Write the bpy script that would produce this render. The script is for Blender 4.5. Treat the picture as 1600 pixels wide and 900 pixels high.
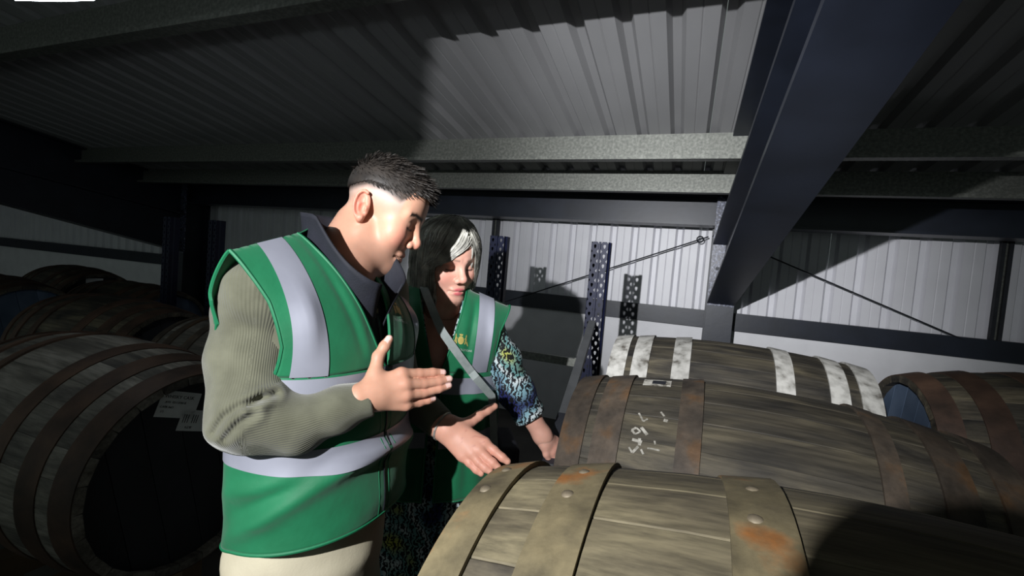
import bpy, math, random
import numpy as np
from mathutils import Matrix, Vector

random.seed(4)
RNG = np.random.default_rng(7)
scene = bpy.context.scene
for o in list(bpy.data.objects):
    bpy.data.objects.remove(o)

# ------------------------------------------------------------------ camera
F_PX = 711.0
HC = 1.5
def _n(v):
    v = np.array(v, float)
    return v / np.linalg.norm(v)
_X = -_n([-1870, -190, F_PX])
_V = 15000.0
_dw = _n([(F_PX * F_PX - 190 * _V) / 1870, _V, F_PX])
_dw = _n(_dw - _X * np.dot(_dw, _X))
_up = -_dw
_Y = np.cross(_up, _X)
if _Y[2] < 0:
    _Y = -_Y
CM = np.array([_X, _Y, _up])            # world = CM @ camera vector (x right, y down, z forward)
CAM = np.array([0.0, 0.0, HC])
def at(px, py, z):
    return CAM + z * (CM @ np.array([(px - 800) / F_PX, (py - 450) / F_PX, 1.0]))
def onY(px, py, y):
    r = CM @ np.array([(px - 800) / F_PX, (py - 450) / F_PX, 1.0])
    return CAM + r * (y / r[1])

cam_data = bpy.data.cameras.new('camera')
cam_data.sensor_width = 36.0
cam_data.lens = 36.0 * F_PX / 1600.0
cam_data.clip_start = 0.02
cam = bpy.data.objects.new('camera', cam_data)
scene.collection.objects.link(cam)
_r, _u, _b = CM @ np.array([1, 0, 0]), CM @ np.array([0, -1, 0]), CM @ np.array([0, 0, -1])
cam.matrix_world = Matrix(((_r[0], _u[0], _b[0], CAM[0]), (_r[1], _u[1], _b[1], CAM[1]), (_r[2], _u[2], _b[2], CAM[2]), (0, 0, 0, 1)))
scene.camera = cam

# ------------------------------------------------------------------ light and exposure
world = bpy.data.worlds.new('world')
scene.world = world
world.use_nodes = True
_bg = world.node_tree.nodes['Background']
_bg.inputs[0].default_value = (0.80, 0.95, 0.90, 1)
_bg.inputs[1].default_value = 0.23

LIGHT = CAM + CM @ (-0.6 * np.array([.959, .681, 1.0]))
spot = bpy.data.lights.new('torch_beam', 'SPOT')
spot.energy = 215
spot.color = (0.97, 0.98, 1.0)
spot.shadow_soft_size = 0.012
spot.spot_size = math.radians(75)
spot.spot_blend = 0.10
spot.use_nodes = True
_nt = spot.node_tree
_em = _nt.nodes['Emission']
_geo = _nt.nodes.new('ShaderNodeNewGeometry')
_dot = _nt.nodes.new('ShaderNodeVectorMath'); _dot.operation = 'DOT_PRODUCT'
_hot = CM @ _n([math.tan(math.radians(28)), -.04, 1.0])          # the torch's bright core
_dot.inputs[1].default_value = tuple(_hot)
_nt.links.new(_geo.outputs['Incoming'], _dot.inputs[0])
_mr = _nt.nodes.new('ShaderNodeMapRange'); _mr.interpolation_type = 'SMOOTHSTEP'
_mr.inputs['From Min'].default_value = math.cos(math.radians(25)); _mr.inputs['From Max'].default_value = math.cos(math.radians(6))
_mr.inputs['To Min'].default_value = 1.0; _mr.inputs['To Max'].default_value = 3.0
_nt.links.new(_dot.outputs['Value'], _mr.inputs['Value'])
_dot2 = _nt.nodes.new('ShaderNodeVectorMath'); _dot2.operation = 'DOT_PRODUCT'
_ctr = CM @ _n([math.tan(math.radians(12)), math.tan(math.radians(14)), 1.0])   # the beam fades towards its right rim
_dot2.inputs[1].default_value = tuple(_ctr)
_nt.links.new(_geo.outputs['Incoming'], _dot2.inputs[0])
_mr2 = _nt.nodes.new('ShaderNodeMapRange'); _mr2.interpolation_type = 'SMOOTHSTEP'
_mr2.inputs['From Min'].default_value = math.cos(math.radians(39)); _mr2.inputs['From Max'].default_value = math.cos(math.radians(24))
_mr2.inputs['To Min'].default_value = .30; _mr2.inputs['To Max'].default_value = 1.0
_nt.links.new(_dot2.outputs['Value'], _mr2.inputs['Value'])
_mul = _nt.nodes.new('ShaderNodeMath'); _mul.operation = 'MULTIPLY'
_nt.links.new(_mr.outputs[0], _mul.inputs[0]); _nt.links.new(_mr2.outputs[0], _mul.inputs[1])
_nt.links.new(_mul.outputs[0], _em.inputs['Strength'])
spot_o = bpy.data.objects.new('torch_beam', spot)
scene.collection.objects.link(spot_o)
spot_o.location = LIGHT
_az, _el = math.radians(28.5), math.radians(-12)
_d = CM @ np.array([math.sin(_az) * math.cos(_el), -math.sin(_el), math.cos(_az) * math.cos(_el)])
spot_o.rotation_euler = Vector(_d).to_track_quat('-Z', 'Y').to_euler()

vs = scene.view_settings
vs.view_transform = 'Standard'
vs.look = 'None'
vs.exposure = 0.0
vs.gamma = 1.0
vs.use_curve_mapping = False

# ------------------------------------------------------------------ materials
def srgb(c):
    return tuple(((x / 255) / 12.92 if x / 255 <= .04045 else ((x / 255 + .055) / 1.055) ** 2.4) for x in c) + (1,)

def mat(name, cols, scale=6.0, rough=.6, metal=0.0, bump=0.0, bscale=40.0, stretch=(1, 1, 1), rand=False, detail=5.0, spec=.4, sheen=0.0, pos=None, distort=0.0, grain=None):
    """noise-driven colour ramp over a principled shader; cols in sRGB 0..255"""
    m = bpy.data.materials.new(name)
    m.use_nodes = True
    nt = m.node_tree
    N, L = nt.nodes, nt.links
    p = N['Principled BSDF']
    p.inputs['Roughness'].default_value = rough
    p.inputs['Metallic'].default_value = metal
    p.inputs['Specular IOR Level'].default_value = spec
    if sheen:
        p.inputs['Sheen Weight'].default_value = sheen
    tc = N.new('ShaderNodeTexCoord')
    mp = N.new('ShaderNodeMapping')
    mp.inputs['Scale'].default_value = stretch
    L.new(tc.outputs['Object'], mp.inputs['Vector'])
    vec = mp.outputs['Vector']
    if rand:
        oi = N.new('ShaderNodeObjectInfo')
        mul = N.new('ShaderNodeVectorMath'); mul.operation = 'SCALE'
        mul.inputs[0].default_value = (37.0, 91.0, 53.0)
        L.new(oi.outputs['Random'], mul.inputs['Scale'])
        ad = N.new('ShaderNodeVectorMath'); ad.operation = 'ADD'
        L.new(vec, ad.inputs[0]); L.new(mul.outputs[0], ad.inputs[1])
        vec = ad.outputs[0]
    if len(cols) == 1:
        p.inputs['Base Color'].default_value = srgb(cols[0])
    else:
        nz = N.new('ShaderNodeTexNoise')
        nz.inputs['Scale'].default_value = scale
        nz.inputs['Detail'].default_value = detail
        nz.inputs['Distortion'].default_value = distort
        L.new(vec, nz.inputs['Vector'])
        cr = N.new('ShaderNodeValToRGB')
        els = cr.color_ramp.elements
        k = len(cols)
        ps = pos or [0.30 + 0.40 * i / (k - 1) for i in range(k)]
        els[0].position = ps[0]; els[0].color = srgb(cols[0])
        els[1].position = ps[-1]; els[1].color = srgb(cols[-1])
        for i in range(1, k - 1):
            e = els.new(ps[i]); e.color = srgb(cols[i])
        L.new(nz.outputs['Fac'], cr.inputs['Fac'])
        out = cr.outputs['Color']
        if rand:
            hs = N.new('ShaderNodeHueSaturation')
            mr = N.new('ShaderNodeMapRange')
            mr.inputs['To Min'].default_value = .72; mr.inputs['To Max'].default_value = 1.22
            L.new(oi.outputs['Random'], mr.inputs['Value'])
            L.new(mr.outputs[0], hs.inputs['Value'])
            L.new(out, hs.inputs['Color'])
            out = hs.outputs['Color']
        if grain:
            gs, gst, g0, g1 = grain
            mp2 = N.new('ShaderNodeMapping'); mp2.inputs['Scale'].default_value = gst
            L.new(vec, mp2.inputs['Vector'])
            n2 = N.new('ShaderNodeTexNoise'); n2.inputs['Scale'].default_value = gs; n2.inputs['Detail'].default_value = 6; n2.inputs['Roughness'].default_value = .65
            L.new(mp2.outputs[0], n2.inputs['Vector'])
            m2 = N.new('ShaderNodeMapRange'); m2.inputs['From Min'].default_value = .34; m2.inputs['From Max'].default_value = .66
            m2.inputs['To Min'].default_value = g0; m2.inputs['To Max'].default_value = g1
            L.new(n2.outputs['Fac'], m2.inputs['Value'])
            mx = N.new('ShaderNodeMix'); mx.data_type = 'RGBA'; mx.blend_type = 'MULTIPLY'; mx.inputs['Factor'].default_value = 1
            L.new(out, mx.inputs['A']); L.new(m2.outputs[0], mx.inputs['B'])
            out = mx.outputs['Result']
        L.new(out, p.inputs['Base Color'])
    if bump:
        nb = N.new('ShaderNodeTexNoise')
        nb.inputs['Scale'].default_value = bscale
        nb.inputs['Detail'].default_value = 4
        L.new(vec, nb.inputs['Vector'])
        bp = N.new('ShaderNodeBump')
        bp.inputs['Strength'].default_value = bump
        bp.inputs['Distance'].default_value = 0.004
        L.new(nb.outputs['Fac'], bp.inputs['Height'])
        L.new(bp.outputs[0], p.inputs['Normal'])
    return m

MT = {}
MT['cladding'] = mat('white_cladding', [(222, 222, 228), (232, 232, 238)], 3, .42, spec=.5)
MT['roof'] = mat('roof_sheet_grey', [(146, 146, 148), (164, 164, 166)], 2.5, .5, spec=.4, stretch=(1, .3, 1))
MT['blockwall'] = mat('white_painted_blockwork', [(228, 228, 232), (240, 240, 244)], 5, .75, bump=.25, bscale=60)
MT['concrete'] = mat('concrete_floor', [(70, 68, 64), (100, 97, 92)], 3, .85, bump=.2)
MT['galv'] = mat('galvanised_steel', [(92, 94, 90), (110, 112, 106), (130, 132, 126)], 60, .5, .35, spec=.5, bump=.05, bscale=30)
MT['navy'] = mat('navy_painted_steel', [(24, 29, 40), (34, 40, 54)], 5, .42, 0, spec=.5, bump=.08, bscale=25)
MT['navy_glint'] = mat('navy_painted_glints', [(34, 38, 58), (70, 76, 100), (150, 155, 175)], 55, .35, 0, spec=.5, bump=.2, bscale=70, pos=[.42, .55, .68])  # pale flecks are glints of light painted into the colour of glossy navy
MT['dark_steel'] = mat('dark_grey_steel', [(38, 40, 46), (54, 56, 62)], 8, .5, .2)
MT['rack_blue'] = mat('rack_blue_paint', [(13, 17, 40), (18, 24, 52)], 6, .5, 0, spec=.25)
MT['bar_grey'] = mat('grey_brace_steel', [(92, 94, 96), (112, 114, 116)], 8, .5, .4)
MT['wire'] = mat('wire_steel', [(44, 46, 52), (60, 62, 70)], 20, .4, .6)
MT['wood1'] = mat('weathered_oak', [(62, 57, 48), (98, 90, 72), (118, 109, 86), (140, 130, 102)], 5, .72, bump=.35, bscale=14, stretch=(.6, 2.0, 2.0), rand=True, detail=8, distort=.9, grain=(9, (.7, 5, 5), .55, 1.15))
MT['wood2'] = mat('dark_oak', [(44, 42, 40), (66, 62, 55), (84, 78, 66), (108, 100, 82)], 5, .7, bump=.35, bscale=14, stretch=(.6, 2.0, 2.0), rand=True, detail=8, distort=.9, grain=(9, (.7, 5, 5), .5, 1.15))
MT['wood3'] = mat('grey_oak', [(70, 67, 64), (108, 104, 96), (136, 132, 124)], 5, .75, bump=.35, bscale=14, stretch=(.6, 2.0, 2.0), rand=True, detail=8, distort=.9, grain=(9, (.7, 5, 5), .55, 1.15))
MT['hoop1'] = mat('rusty_hoop_olive', [(72, 65, 52), (104, 95, 72), (120, 109, 82), (150, 100, 54)], 9, .7, .15, bump=.25, bscale=60, rand=True, detail=8, pos=[.3, .44, .56, .66], grain=(26, (1, 1, 1), .72, 1.15))
MT['hoop2'] = mat('rusty_hoop_brown', [(64, 58, 52), (84, 75, 66), (96, 84, 72), (112, 86, 62)], 10, .65, .2, bump=.25, bscale=60, rand=True, detail=8, pos=[.3, .44, .56, .66], grain=(26, (1, 1, 1), .72, 1.15))
MT['hoop_white'] = mat('white_painted_hoop', [(84, 78, 70), (168, 166, 160), (204, 202, 196)], 24, .7, 0, bump=.2, bscale=60, rand=True, detail=8, pos=[.30, .42, .6])
MT['hoop_dark'] = mat('dark_rust_hoop', [(52, 42, 36), (78, 60, 50), (96, 74, 60)], 9, .65, .2, bump=.25, bscale=60, rand=True, detail=8)
MT['head_dark'] = mat('dark_barrel_head', [(30, 32, 36), (42, 44, 48)], 6, .7, bump=.2, rand=True)
MT['head_blue'] = mat('blue_grey_barrel_head', [(70, 86, 108), (92, 108, 130)], 7, .6, bump=.2, rand=True)
MT['rivet'] = mat('worn_rivet', [(96, 86, 70), (128, 118, 100)], 60, .6, .3)
MT['paper'] = mat('white_paper_label', [(196, 200, 200), (214, 218, 218)], 20, .6)
MT['paper_worn'] = mat('worn_paper_label', [(90, 84, 72), (190, 186, 176), (210, 206, 196)], 45, .7, pos=[.36, .47, .6])
MT['ink'] = mat('dark_print', [(38, 40, 46)], rough=.7)
MT['chalk'] = mat('white_paint_scrawl', [(120, 116, 106), (196, 192, 182)], 90, .8)
MT['timber'] = mat('timber_cradle', [(70, 56, 40), (100, 82, 60)], 6, .8, stretch=(1, 1, 1), bump=.2)
MT['board_dark'] = mat('bung_wood', [(60, 50, 38), (84, 70, 52)], 12, .8)

def emis(name, col, strength):
    m = bpy.data.materials.new(name); m.use_nodes = True
    p = m.node_tree.nodes['Principled BSDF']
    p.inputs['Base Color'].default_value = srgb(col)
    p.inputs['Emission Color'].default_value = srgb(col)
    p.inputs['Emission Strength'].default_value = strength
    return m
MT['lamp_glow'] = emis('lamp_diffuser', (225, 235, 240), 42.0)

# ------------------------------------------------------------------ mesh helpers
COL = scene.collection
def mesh(name, verts, faces, m=None, smooth=False, sharp=None):
    me = bpy.data.meshes.new(name)
    me.from_pydata([tuple(map(float, v)) for v in verts], [], [tuple(int(i) for i in f) for f in faces])
    if m is not None:
        me.materials.append(MT[m] if isinstance(m, str) else m)
    if smooth:
        me.polygons.foreach_set('use_smooth', [True] * len(me.polygons))
        if sharp is not None:
            me.set_sharp_from_angle(angle=math.radians(sharp))
    me.update()
    return me
def obj(name, me, parent=None, loc=(0, 0, 0), rot=(0, 0, 0)):
    o = bpy.data.objects.new(name, me)
    COL.objects.link(o)
    o.location = loc
    o.rotation_euler = rot
    if parent is not None:
        o.parent = parent
    return o
def tag(o, label=None, cat=None, group=None, kind=None):
    if label: o['label'] = label
    if cat: o['category'] = cat
    if group: o['group'] = group
    if kind: o['kind'] = kind
    return o
def thing(name, label, cat, loc=(0, 0, 0), rz=0.0, group=None):
    o = bpy.data.objects.new(name, None)
    o.empty_display_size = .1
    COL.objects.link(o)
    o.location = loc
    o.rotation_euler = (0, 0, rz)
    return tag(o, label, cat, group)
class MB:
    def __init__(s): s.v = []; s.f = []
    def add(s, v, f):
        k = len(s.v); s.v += [tuple(map(float, p)) for p in v]; s.f += [tuple(i + k for i in q) for q in f]; return s
    def box(s, a, b):
        (x0, y0, z0), (x1, y1, z1) = a, b
        return s.add([(x0, y0, z0), (x1, y0, z0), (x1, y1, z0), (x0, y1, z0), (x0, y0, z1), (x1, y0, z1), (x1, y1, z1), (x0, y1, z1)],
                     [(3, 2, 1, 0), (4, 5, 6, 7), (0, 1, 5, 4), (1, 2, 6, 5), (2, 3, 7, 6), (3, 0, 4, 7)])
    def hexa(s, v8):
        return s.add(v8, [(3, 2, 1, 0), (4, 5, 6, 7), (0, 1, 5, 4), (1, 2, 6, 5), (2, 3, 7, 6), (3, 0, 4, 7)])
    def bar(s, p, q, w, h, up=(0, 0, 1)):
        p, q = np.array(p, float), np.array(q, float)
        d = _n(q - p); side = np.cross(d, up)
        side = _n(side) if np.linalg.norm(side) > 1e-6 else np.array([1.0, 0, 0])
        u2 = np.cross(side, d)
        A = [p - side * w / 2 - u2 * h / 2, p + side * w / 2 - u2 * h / 2, p + side * w / 2 + u2 * h / 2, p - side * w / 2 + u2 * h / 2]
        return s.hexa(A[:] + [a + (q - p) for a in A])
    def tube(s, pts, rad, n=10, cap=True):
        pts = [np.array(p, float) for p in pts]
        rad = rad if hasattr(rad, '__len__') else [rad] * len(pts)
        k0 = len(s.v); ref = None
        for i, p in enumerate(pts):
            d = _n(pts[min(i + 1, len(pts) - 1)] - pts[max(i - 1, 0)])
            if ref is None:
                ref = np.cross(d, (0.3, 0.2, 1)) if abs(d[2]) < .9 else np.cross(d, (1, 0.1, 0))
            ref = _n(ref - d * np.dot(ref, d)); b = np.cross(d, ref)
            for j in range(n):
                a = 2 * math.pi * j / n
                s.v.append(tuple(p + rad[i] * (math.cos(a) * ref + math.sin(a) * b)))
        for i in range(len(pts) - 1):
            for j in range(n):
                a, b2 = k0 + i * n + j, k0 + i * n + (j + 1) % n
                s.f.append((a, b2, b2 + n, a + n))
        if cap:
            s.f.append(tuple(k0 + j for j in range(n))[::-1])
            s.f.append(tuple(k0 + (len(pts) - 1) * n + j for j in range(n)))
        return s
    def mesh(s, name, m, smooth=False, sharp=30):
        return mesh(name, s.v, s.f, m, smooth, sharp if smooth else None)
    def build(s, name, m, parent=None, loc=(0, 0, 0), rot=(0, 0, 0), smooth=False, sharp=30):
        return obj(name, s.mesh(name, m, smooth, sharp), parent, loc, rot)

# ------------------------------------------------------------------ the building
YW = 4.424
TAN = math.tan(math.radians(8.37))
YP, ZR = 2.969, 2.386
def roof_z(y): return ZR + (YP - y) * TAN
XL, XR, YB = -13.0, 5.0, -3.0

tag(MB().box((XL, YB, -.1), (XR, YW + .3, 0)).build('floor', 'concrete'), kind='structure')

# ribbed sheets: five ribs per metre, each sheet its own piece
def rib_profile():
    p = []
    for k in range(5):
        x = k * .2
        p += [(x + .0, 0), (x + .036, 0), (x + .056, .034), (x + .112, .034), (x + .117, .031), (x + .122, .034), (x + .18, .034), (x + .2, 0)]
    out = []
    for q in p:
        if not out or q[0] > out[-1][0] + 1e-6:
            out.append(q)
    return out
PROF = rib_profile()
def sheet_mesh(name, p0, along, across, nrm, length, m):
    """ribbed sheet: PROF runs along 'across', extruded by 'length' in 'along', ribs standing towards nrm"""
    p0, along, across, nrm = [np.array(t, float) for t in (p0, along, across, nrm)]
    V, Fc = [], []
    for (x, h) in PROF:
        for t in (0, length):
            for th in (0.0, -.004):
                V.append(p0 + across * x * .998 + nrm * (h + th) + along * t)
    for i in range(len(PROF) - 1):
        a, b = 4 * i, 4 * (i + 1)
        Fc += [(a, b, b + 2, a + 2), (a + 1, a + 3, b + 3, b + 1)]
    return mesh(name, V, Fc, m)

ceiling = tag(thing('ceiling', None, None, (0, 0, 0)), kind='structure')
dY = _n([0, -1, TAN]); nR = np.array([0, -TAN, -1.0]); nR = _n(nR)
base = np.array([-0.949 - 13.0, YW + .05, roof_z(YW + .05) + .03])
LEN = (YW + .05 - YB) / abs(dY[1])
sm = sheet_mesh('roof_sheet', (0, 0, 0), dY, (1, 0, 0), nR, LEN, 'roof')
for k in range(19):
    obj('roof_sheet', sm, ceiling, base + np.array([k, 0, 0]))

wall = tag(thing('wall_back', None, None, (0, YW, 0)), kind='structure')
ZRAIL = 1.18
MB().box((XL, 0.0, 0), (XR, .2, ZRAIL - .02)).build('blockwork', 'blockwall', wall)
sm = sheet_mesh('cladding_sheet', (0, 0, 0), (0, 0, 1), (1, 0, 0), (0, -1, 0), 2.23 - ZRAIL + .04, 'cladding')
for k in range(18):
    obj('cladding_sheet', sm, wall, (-12.906 + k, .07, ZRAIL - .04))
for nm, v in (('wall_left', ((XL - .2, YB, 0), (XL, YW + .2, 3.6))), ('wall_right', ((XR, YB, 0), (XR + .2, YW + .2, 3.6)))):
    tag(MB().box(*v).build(nm, 'cladding'), kind='structure')

# sheeting rail, eave beam, wall posts
def cbeam(mb, x0, x1, y, z0, z1, d=.07, t=.012, lip=.02):
    """C section along X: web at back (y+d), flanges pointing to the viewer"""
    mb.box((x0, y + d - t, z0), (x1, y + d, z1)); mb.box((x0, y, z1 - t), (x1, y + d - t, z1)); mb.box((x0, y, z0), (x1, y + d - t, z0 + t))
    return mb
m_ = MB().box((XL, YW - .07, ZRAIL - .075), (XR, YW - .005, ZRAIL + .075))
tag(m_.build('trim_1', 'navy'), kind='structure')
YE = 4.02
m_ = MB().box((XL, YE + .09, 1.98), (XR, YE + .11, 2.22)).box((XL, YE, 1.965), (XR, YE + .2, 1.985)).box((XL, YE, 2.205), (XR, YE + .2, 2.222))
tag(m_.build('trim_2', 'navy'), kind='structure')

def zpurlin(name, y, h, label, x0=XL, x1=XR, tilt=True):
    zt = roof_z(y) - .004
    m = MB()
    V = [(0, 0), (-.06, .008), (-.06, -.012), (-.062, -.012)]
    t = .01
    m.box((x0, y, zt - h), (x1, y + t, zt))                       # web
    m.box((x0, y + t, zt - t), (x1, y + .065, zt))                # top flange
    m.box((x0, y - .06, zt - h), (x1, y, zt - h + t))             # bottom flange to the viewer
    m.box((x0, y - .06, zt - h + t), (x1, y - .06 + t, zt - h + .025))
    return tag(m.build(name, 'galv'), label, 'roof beam', 'galvanised roof purlins')
zpurlin('roof_purlin', 2.95, .165, 'galvanised steel purlin crossing the lit ceiling, the middle one in view')
zpurlin('roof_purlin', 1.40, .19, 'galvanised steel purlin nearest the viewer, at the top left corner')
zpurlin('roof_purlin', 3.55, .165, 'lower galvanised purlin just above the dark blue eave beam')
zpurlin('roof_purlin', -.2, .19, 'galvanised steel purlin overhead behind the viewer')

def frame(xc, lab_c, lab_r):
    w = .2
    x0, x1 = xc - w / 2, xc + w / 2
    yc0, yc1 = 4.0, 4.33
    col = thing('steel_column', lab_c, 'column', (xc, (yc0 + yc1) / 2, 0), group='portal frame columns')
    oy = (yc0 + yc1) / 2
    MB().box((-w / 2, yc0 - oy, 0), (w / 2, yc0 - oy + .016, 1.32)).box((-w / 2, yc1 - oy - .016, 0), (w / 2, yc1 - oy, 2.2)).box((-.006, yc0 - oy + .016, 0), (.006, yc1 - oy - .016, 2.2)).build('column_shaft', 'navy', col)
    MB().box((-w / 2, yc0 - oy, 1.321), (w / 2, yc0 - oy + .016, 2.2)).box((-w / 2, yc0 - oy + .02, 1.9), (-.007, yc1 - oy - .018, 1.912)).build('end_plate', 'navy_glint', col)
    for zz in (1.45, 1.62, 1.86, 2.02):
        for sx in (-.05, .05):
            MB().tube([(sx, yc0 - oy - .018, zz), (sx, yc0 - oy, zz)], .014, 6).build('bolt', 'dark_steel', col)
    raf = thing('roof_rafter', lab_r, 'rafter', (xc, yc0, 0), group='portal frame rafters')
    def sl(m, a, b, up0, up1, yA=0.0, yB=-6.6):
        # sloped box: x a..b, depths below the roof up0..up1 at both ends
        V = []
        for y, q in ((yA, 0), (yB, 1)):
            zr = roof_z(y + yc0) - .012
            d0, d1 = (up0[q], up1[q]) if isinstance(up0, tuple) else (up0, up1)
            V += [(a, y, zr - d1), (b, y, zr - d1), (b, y, zr - d0), (a, y, zr - d0)]
        m.add(V, [(0, 1, 2, 3), (7, 6, 5, 4), (0, 4, 5, 1), (1, 5, 6, 2), (2, 6, 7, 3), (3, 7, 4, 0)])
    m = MB(); sl(m, -.006, .006, (.012, .012), (.40, .51)); m.build('web', 'navy', raf)
    m = MB(); sl(m, -w / 2, w / 2, 0, .014); m.build('top_flange', 'navy', raf)
    m = MB(); sl(m, -w / 2, w / 2, (.39, .50), (.412, .522)); m.build('middle_flange', 'navy', raf)
    m = MB(); sl(m, -.006, .006, (.412, .49), (.88, .52), yB=-5.2); m.build('haunch_web', 'navy', raf)
    m = MB(); sl(m, -w / 2, w / 2, (.865, .508), (.887, .53), yB=-5.2); m.build('bottom_flange', 'navy', raf)
    return col, raf
frame(.276, 'dark blue steel column at the white wall, behind the white hooped barrel', 'deep dark blue steel rafter running overhead at the right')
frame(-6.2, 'dark steel column in the shadow at the far left of the wall', 'dark steel rafter in the shadow at the far left')

for x, lab in ((-1.906, 'thin dark vertical strip on the wall above the left rack upright'), (2.16, 'thin dark vertical strip on the wall at the right edge')):
    t = thing('wall_strip', lab, 'wall strip', (x, YW - .02, ZRAIL + .075), group='dark strips on the cladding')
    for s in (-1, 1):
        MB().box((s * .022 - .012, -.02, 0), (s * .022 + .012, .015, 2.0 - ZRAIL - .09)).build('flange', 'dark_steel', t)
    MB().box((-.01, .0, 0), (.01, .02, 2.0 - ZRAIL - .09)).build('joint', 'galv', t)

# bracing wires
def wire(p, q, label, ring):
    t = thing('bracing_wire', label, 'wire', p, group='bracing wires on the wall')
    p, q = np.array(p), np.array(q)
    MB().tube([p - p, q - p], .006, 6).build('cable', 'wire', t)
    R = []
    for k in range(13):
        a = 2 * math.pi * k / 12
        R.append(np.array(ring) - p + np.array([.026 * math.cos(a), 0, .026 * math.sin(a)]))
    MB().tube(R, .006, 6, cap=False).build('eye', 'wire', t)
wire(onY(1107, 370, 4.31), onY(770, 478, 4.36), 'steel bracing wire with an eye, left of the blue column', onY(1094, 374, 4.31))
wire(onY(1140, 374, 4.31), onY(1512, 534, 4.36), 'steel bracing wire slanting down to the right of the blue column', onY(1165, 384, 4.31))

# hanging lamp, its corner shows at the top left
lp = at(84, -7, 1.30)
lamp = thing('ceiling_lamp', 'bright white ceiling lamp at the top left corner above the purlin', 'lamp', tuple(lp))
MB().box((-.16, -.07, .004), (.16, .07, .06)).build('housing', 'dark_steel', lamp)
MB().box((-.075, -.05, -.012), (.075, .05, .004)).build('diffuser', 'lamp_glow', lamp)
for sx in (-.11, .11):
    MB().tube([(sx, 0, .06), (sx, (roof_z(lp[1]) - lp[2]) * .47, (roof_z(lp[1]) - lp[2]) * .80 + .01)], .006, 6).build('hanger', 'wire', lamp)
lamp.rotation_euler = (.55, 0, .25)

# ------------------------------------------------------------------ racking
def upright_mesh(h):
    W, D, t = .085, .07, .004
    v, f = [], []
    def quad(a, b, c, d):
        k = len(v); v.extend([a, b, c, d]); f.append((k, k + 1, k + 2, k + 3))
    pitch = .05
    n = int(h / pitch)
    z0 = h - n * pitch
    cols = [(-W / 2, -.006), (.006, W / 2)]
    for (xa, xb) in cols:
        quad((xa, 0, 0), (xb, 0, 0), (xb, 0, z0), (xa, 0, z0))
        for k in range(n):
            za, zb = z0 + k * pitch, z0 + (k + 1) * pitch
            cx, cz = (xa + xb) / 2, (za + zb) / 2
            hole = []
            for j in range(12):
                a = 2 * math.pi * j / 12
                r = .0068 if math.sin(a) > -.2 else .008
                ww = 1.0 if math.sin(a) > 0 else (1 - .55 * max(0, -math.sin(a)))
                hole.append((cx + r * math.cos(a) * ww, cz + (.008 if math.sin(a) > 0 else .014) * math.sin(a) + .003))
            rim = []
            for j in range(12):
                a = 2 * math.pi * j / 12
                c, s_ = math.cos(a), math.sin(a)
                q = 1 / max(abs(c), abs(s_))
                rim.append((cx + c * q * (xb - xa) / 2, cz + s_ * q * pitch / 2))
            k0 = len(v)
            v.extend([(x, 0, z) for x, z in rim]); v.extend([(x, 0, z) for x, z in hole]); v.extend([(x, t, z) for x, z in hole])
            for j in range(12):
                j2 = (j + 1) % 12
                f.append((k0 + j, k0 + j2, k0 + 12 + j2, k0 + 12 + j))
                f.append((k0 + 12 + j, k0 + 12 + j2, k0 + 24 + j2, k0 + 24 + j))
    # centre groove ridge, sides with two steps, back lips
    for (x0, y0), (x1, y1) in (((-.006, 0), (-.004, -.006)), ((-.004, -.006), (.004, -.006)), ((.004, -.006), (.006, 0)),
                               ((W / 2, 0), (W / 2, D * .35)), ((W / 2, D * .35), (W / 2 + .008, D * .45)), ((W / 2 + .008, D * .45), (W / 2 + .008, D)),
                               ((W / 2 + .008, D), (W / 2 - .012, D)), ((-W / 2 + .012, D), (-W / 2 - .008, D)),
                               ((-W / 2 - .008, D), (-W / 2 - .008, D * .45)), ((-W / 2 - .008, D * .45), (-W / 2, D * .35)), ((-W / 2, D * .35), (-W / 2, 0))):
        quad((x0, y0, 0), (x1, y1, 0), (x1, y1, h), (x0, y0, h))
    return mesh('upright_post', v, f, 'rack_blue')
UPM = upright_mesh(1.66)
FOOT = MB().box((-.07, -.03, 0), (.07, .11, .006)).mesh('foot_plate', 'rack_blue')
def upright(x, y, label):
    t = thing('rack_upright', label, 'rack upright', (x, y, 0), group='perforated rack uprights')
    obj('upright_post', UPM, t, (0, 0, .004)); obj('foot_plate', FOOT, t)
    return t
u1, u2 = onY(777, 370, 2.35), onY(938, 378, 2.35)
upright(u1[0], 2.35, 'blue perforated rack upright just right of the grey-haired woman')
upright(u2[0], 2.35, 'blue perforated rack upright beside the grey diagonal brace')
upright(-3.87, 2.40, 'dark rack upright in the shadow behind the left barrels, further left of two')
upright(-3.42, 2.45, 'dark rack upright in the shadow behind the left barrels, nearer the man of two')
br = thing('rack_rail', 'galvanised horizontal rail joining the two blue rack uprights', 'rack rail', (u1[0] + .05, 2.36, 1.02))
LN = u2[0] - u1[0] - .1
MB().box((0, 0, -.021), (LN, .004, .021)).box((0, .004, .017), (LN, .03, .021)).box((0, .004, -.021), (LN, .03, -.017)).build('channel', 'galv', br)
for x in (.0, LN - .03):
    MB().box((x, -.006, -.028), (x + .03, 0, .028)).build('bracket', 'galv', br)
p0, p1 = at(925, 505, 2.28), at(853, 740, 1.33)
dg = thing('diagonal_brace', 'grey steel brace slanting from the blue upright down to the woman\'s hand', 'brace', tuple(p1))
MB().bar((0, 0, 0), p0 - p1, .034, .03).build('brace_bar', 'bar_grey', dg)
g0 = (p0 - p1) * .12
MB().bar(g0 * .2, (p0 - p1) * .26, .038, .034).build('grip_sleeve', 'dark_steel', dg)
MB().bar((0, 0, 0), (-.0, 0, -p1[2]), .034, .034, (0, 1, 0)).build('support_leg', 'dark_steel', dg)

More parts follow.
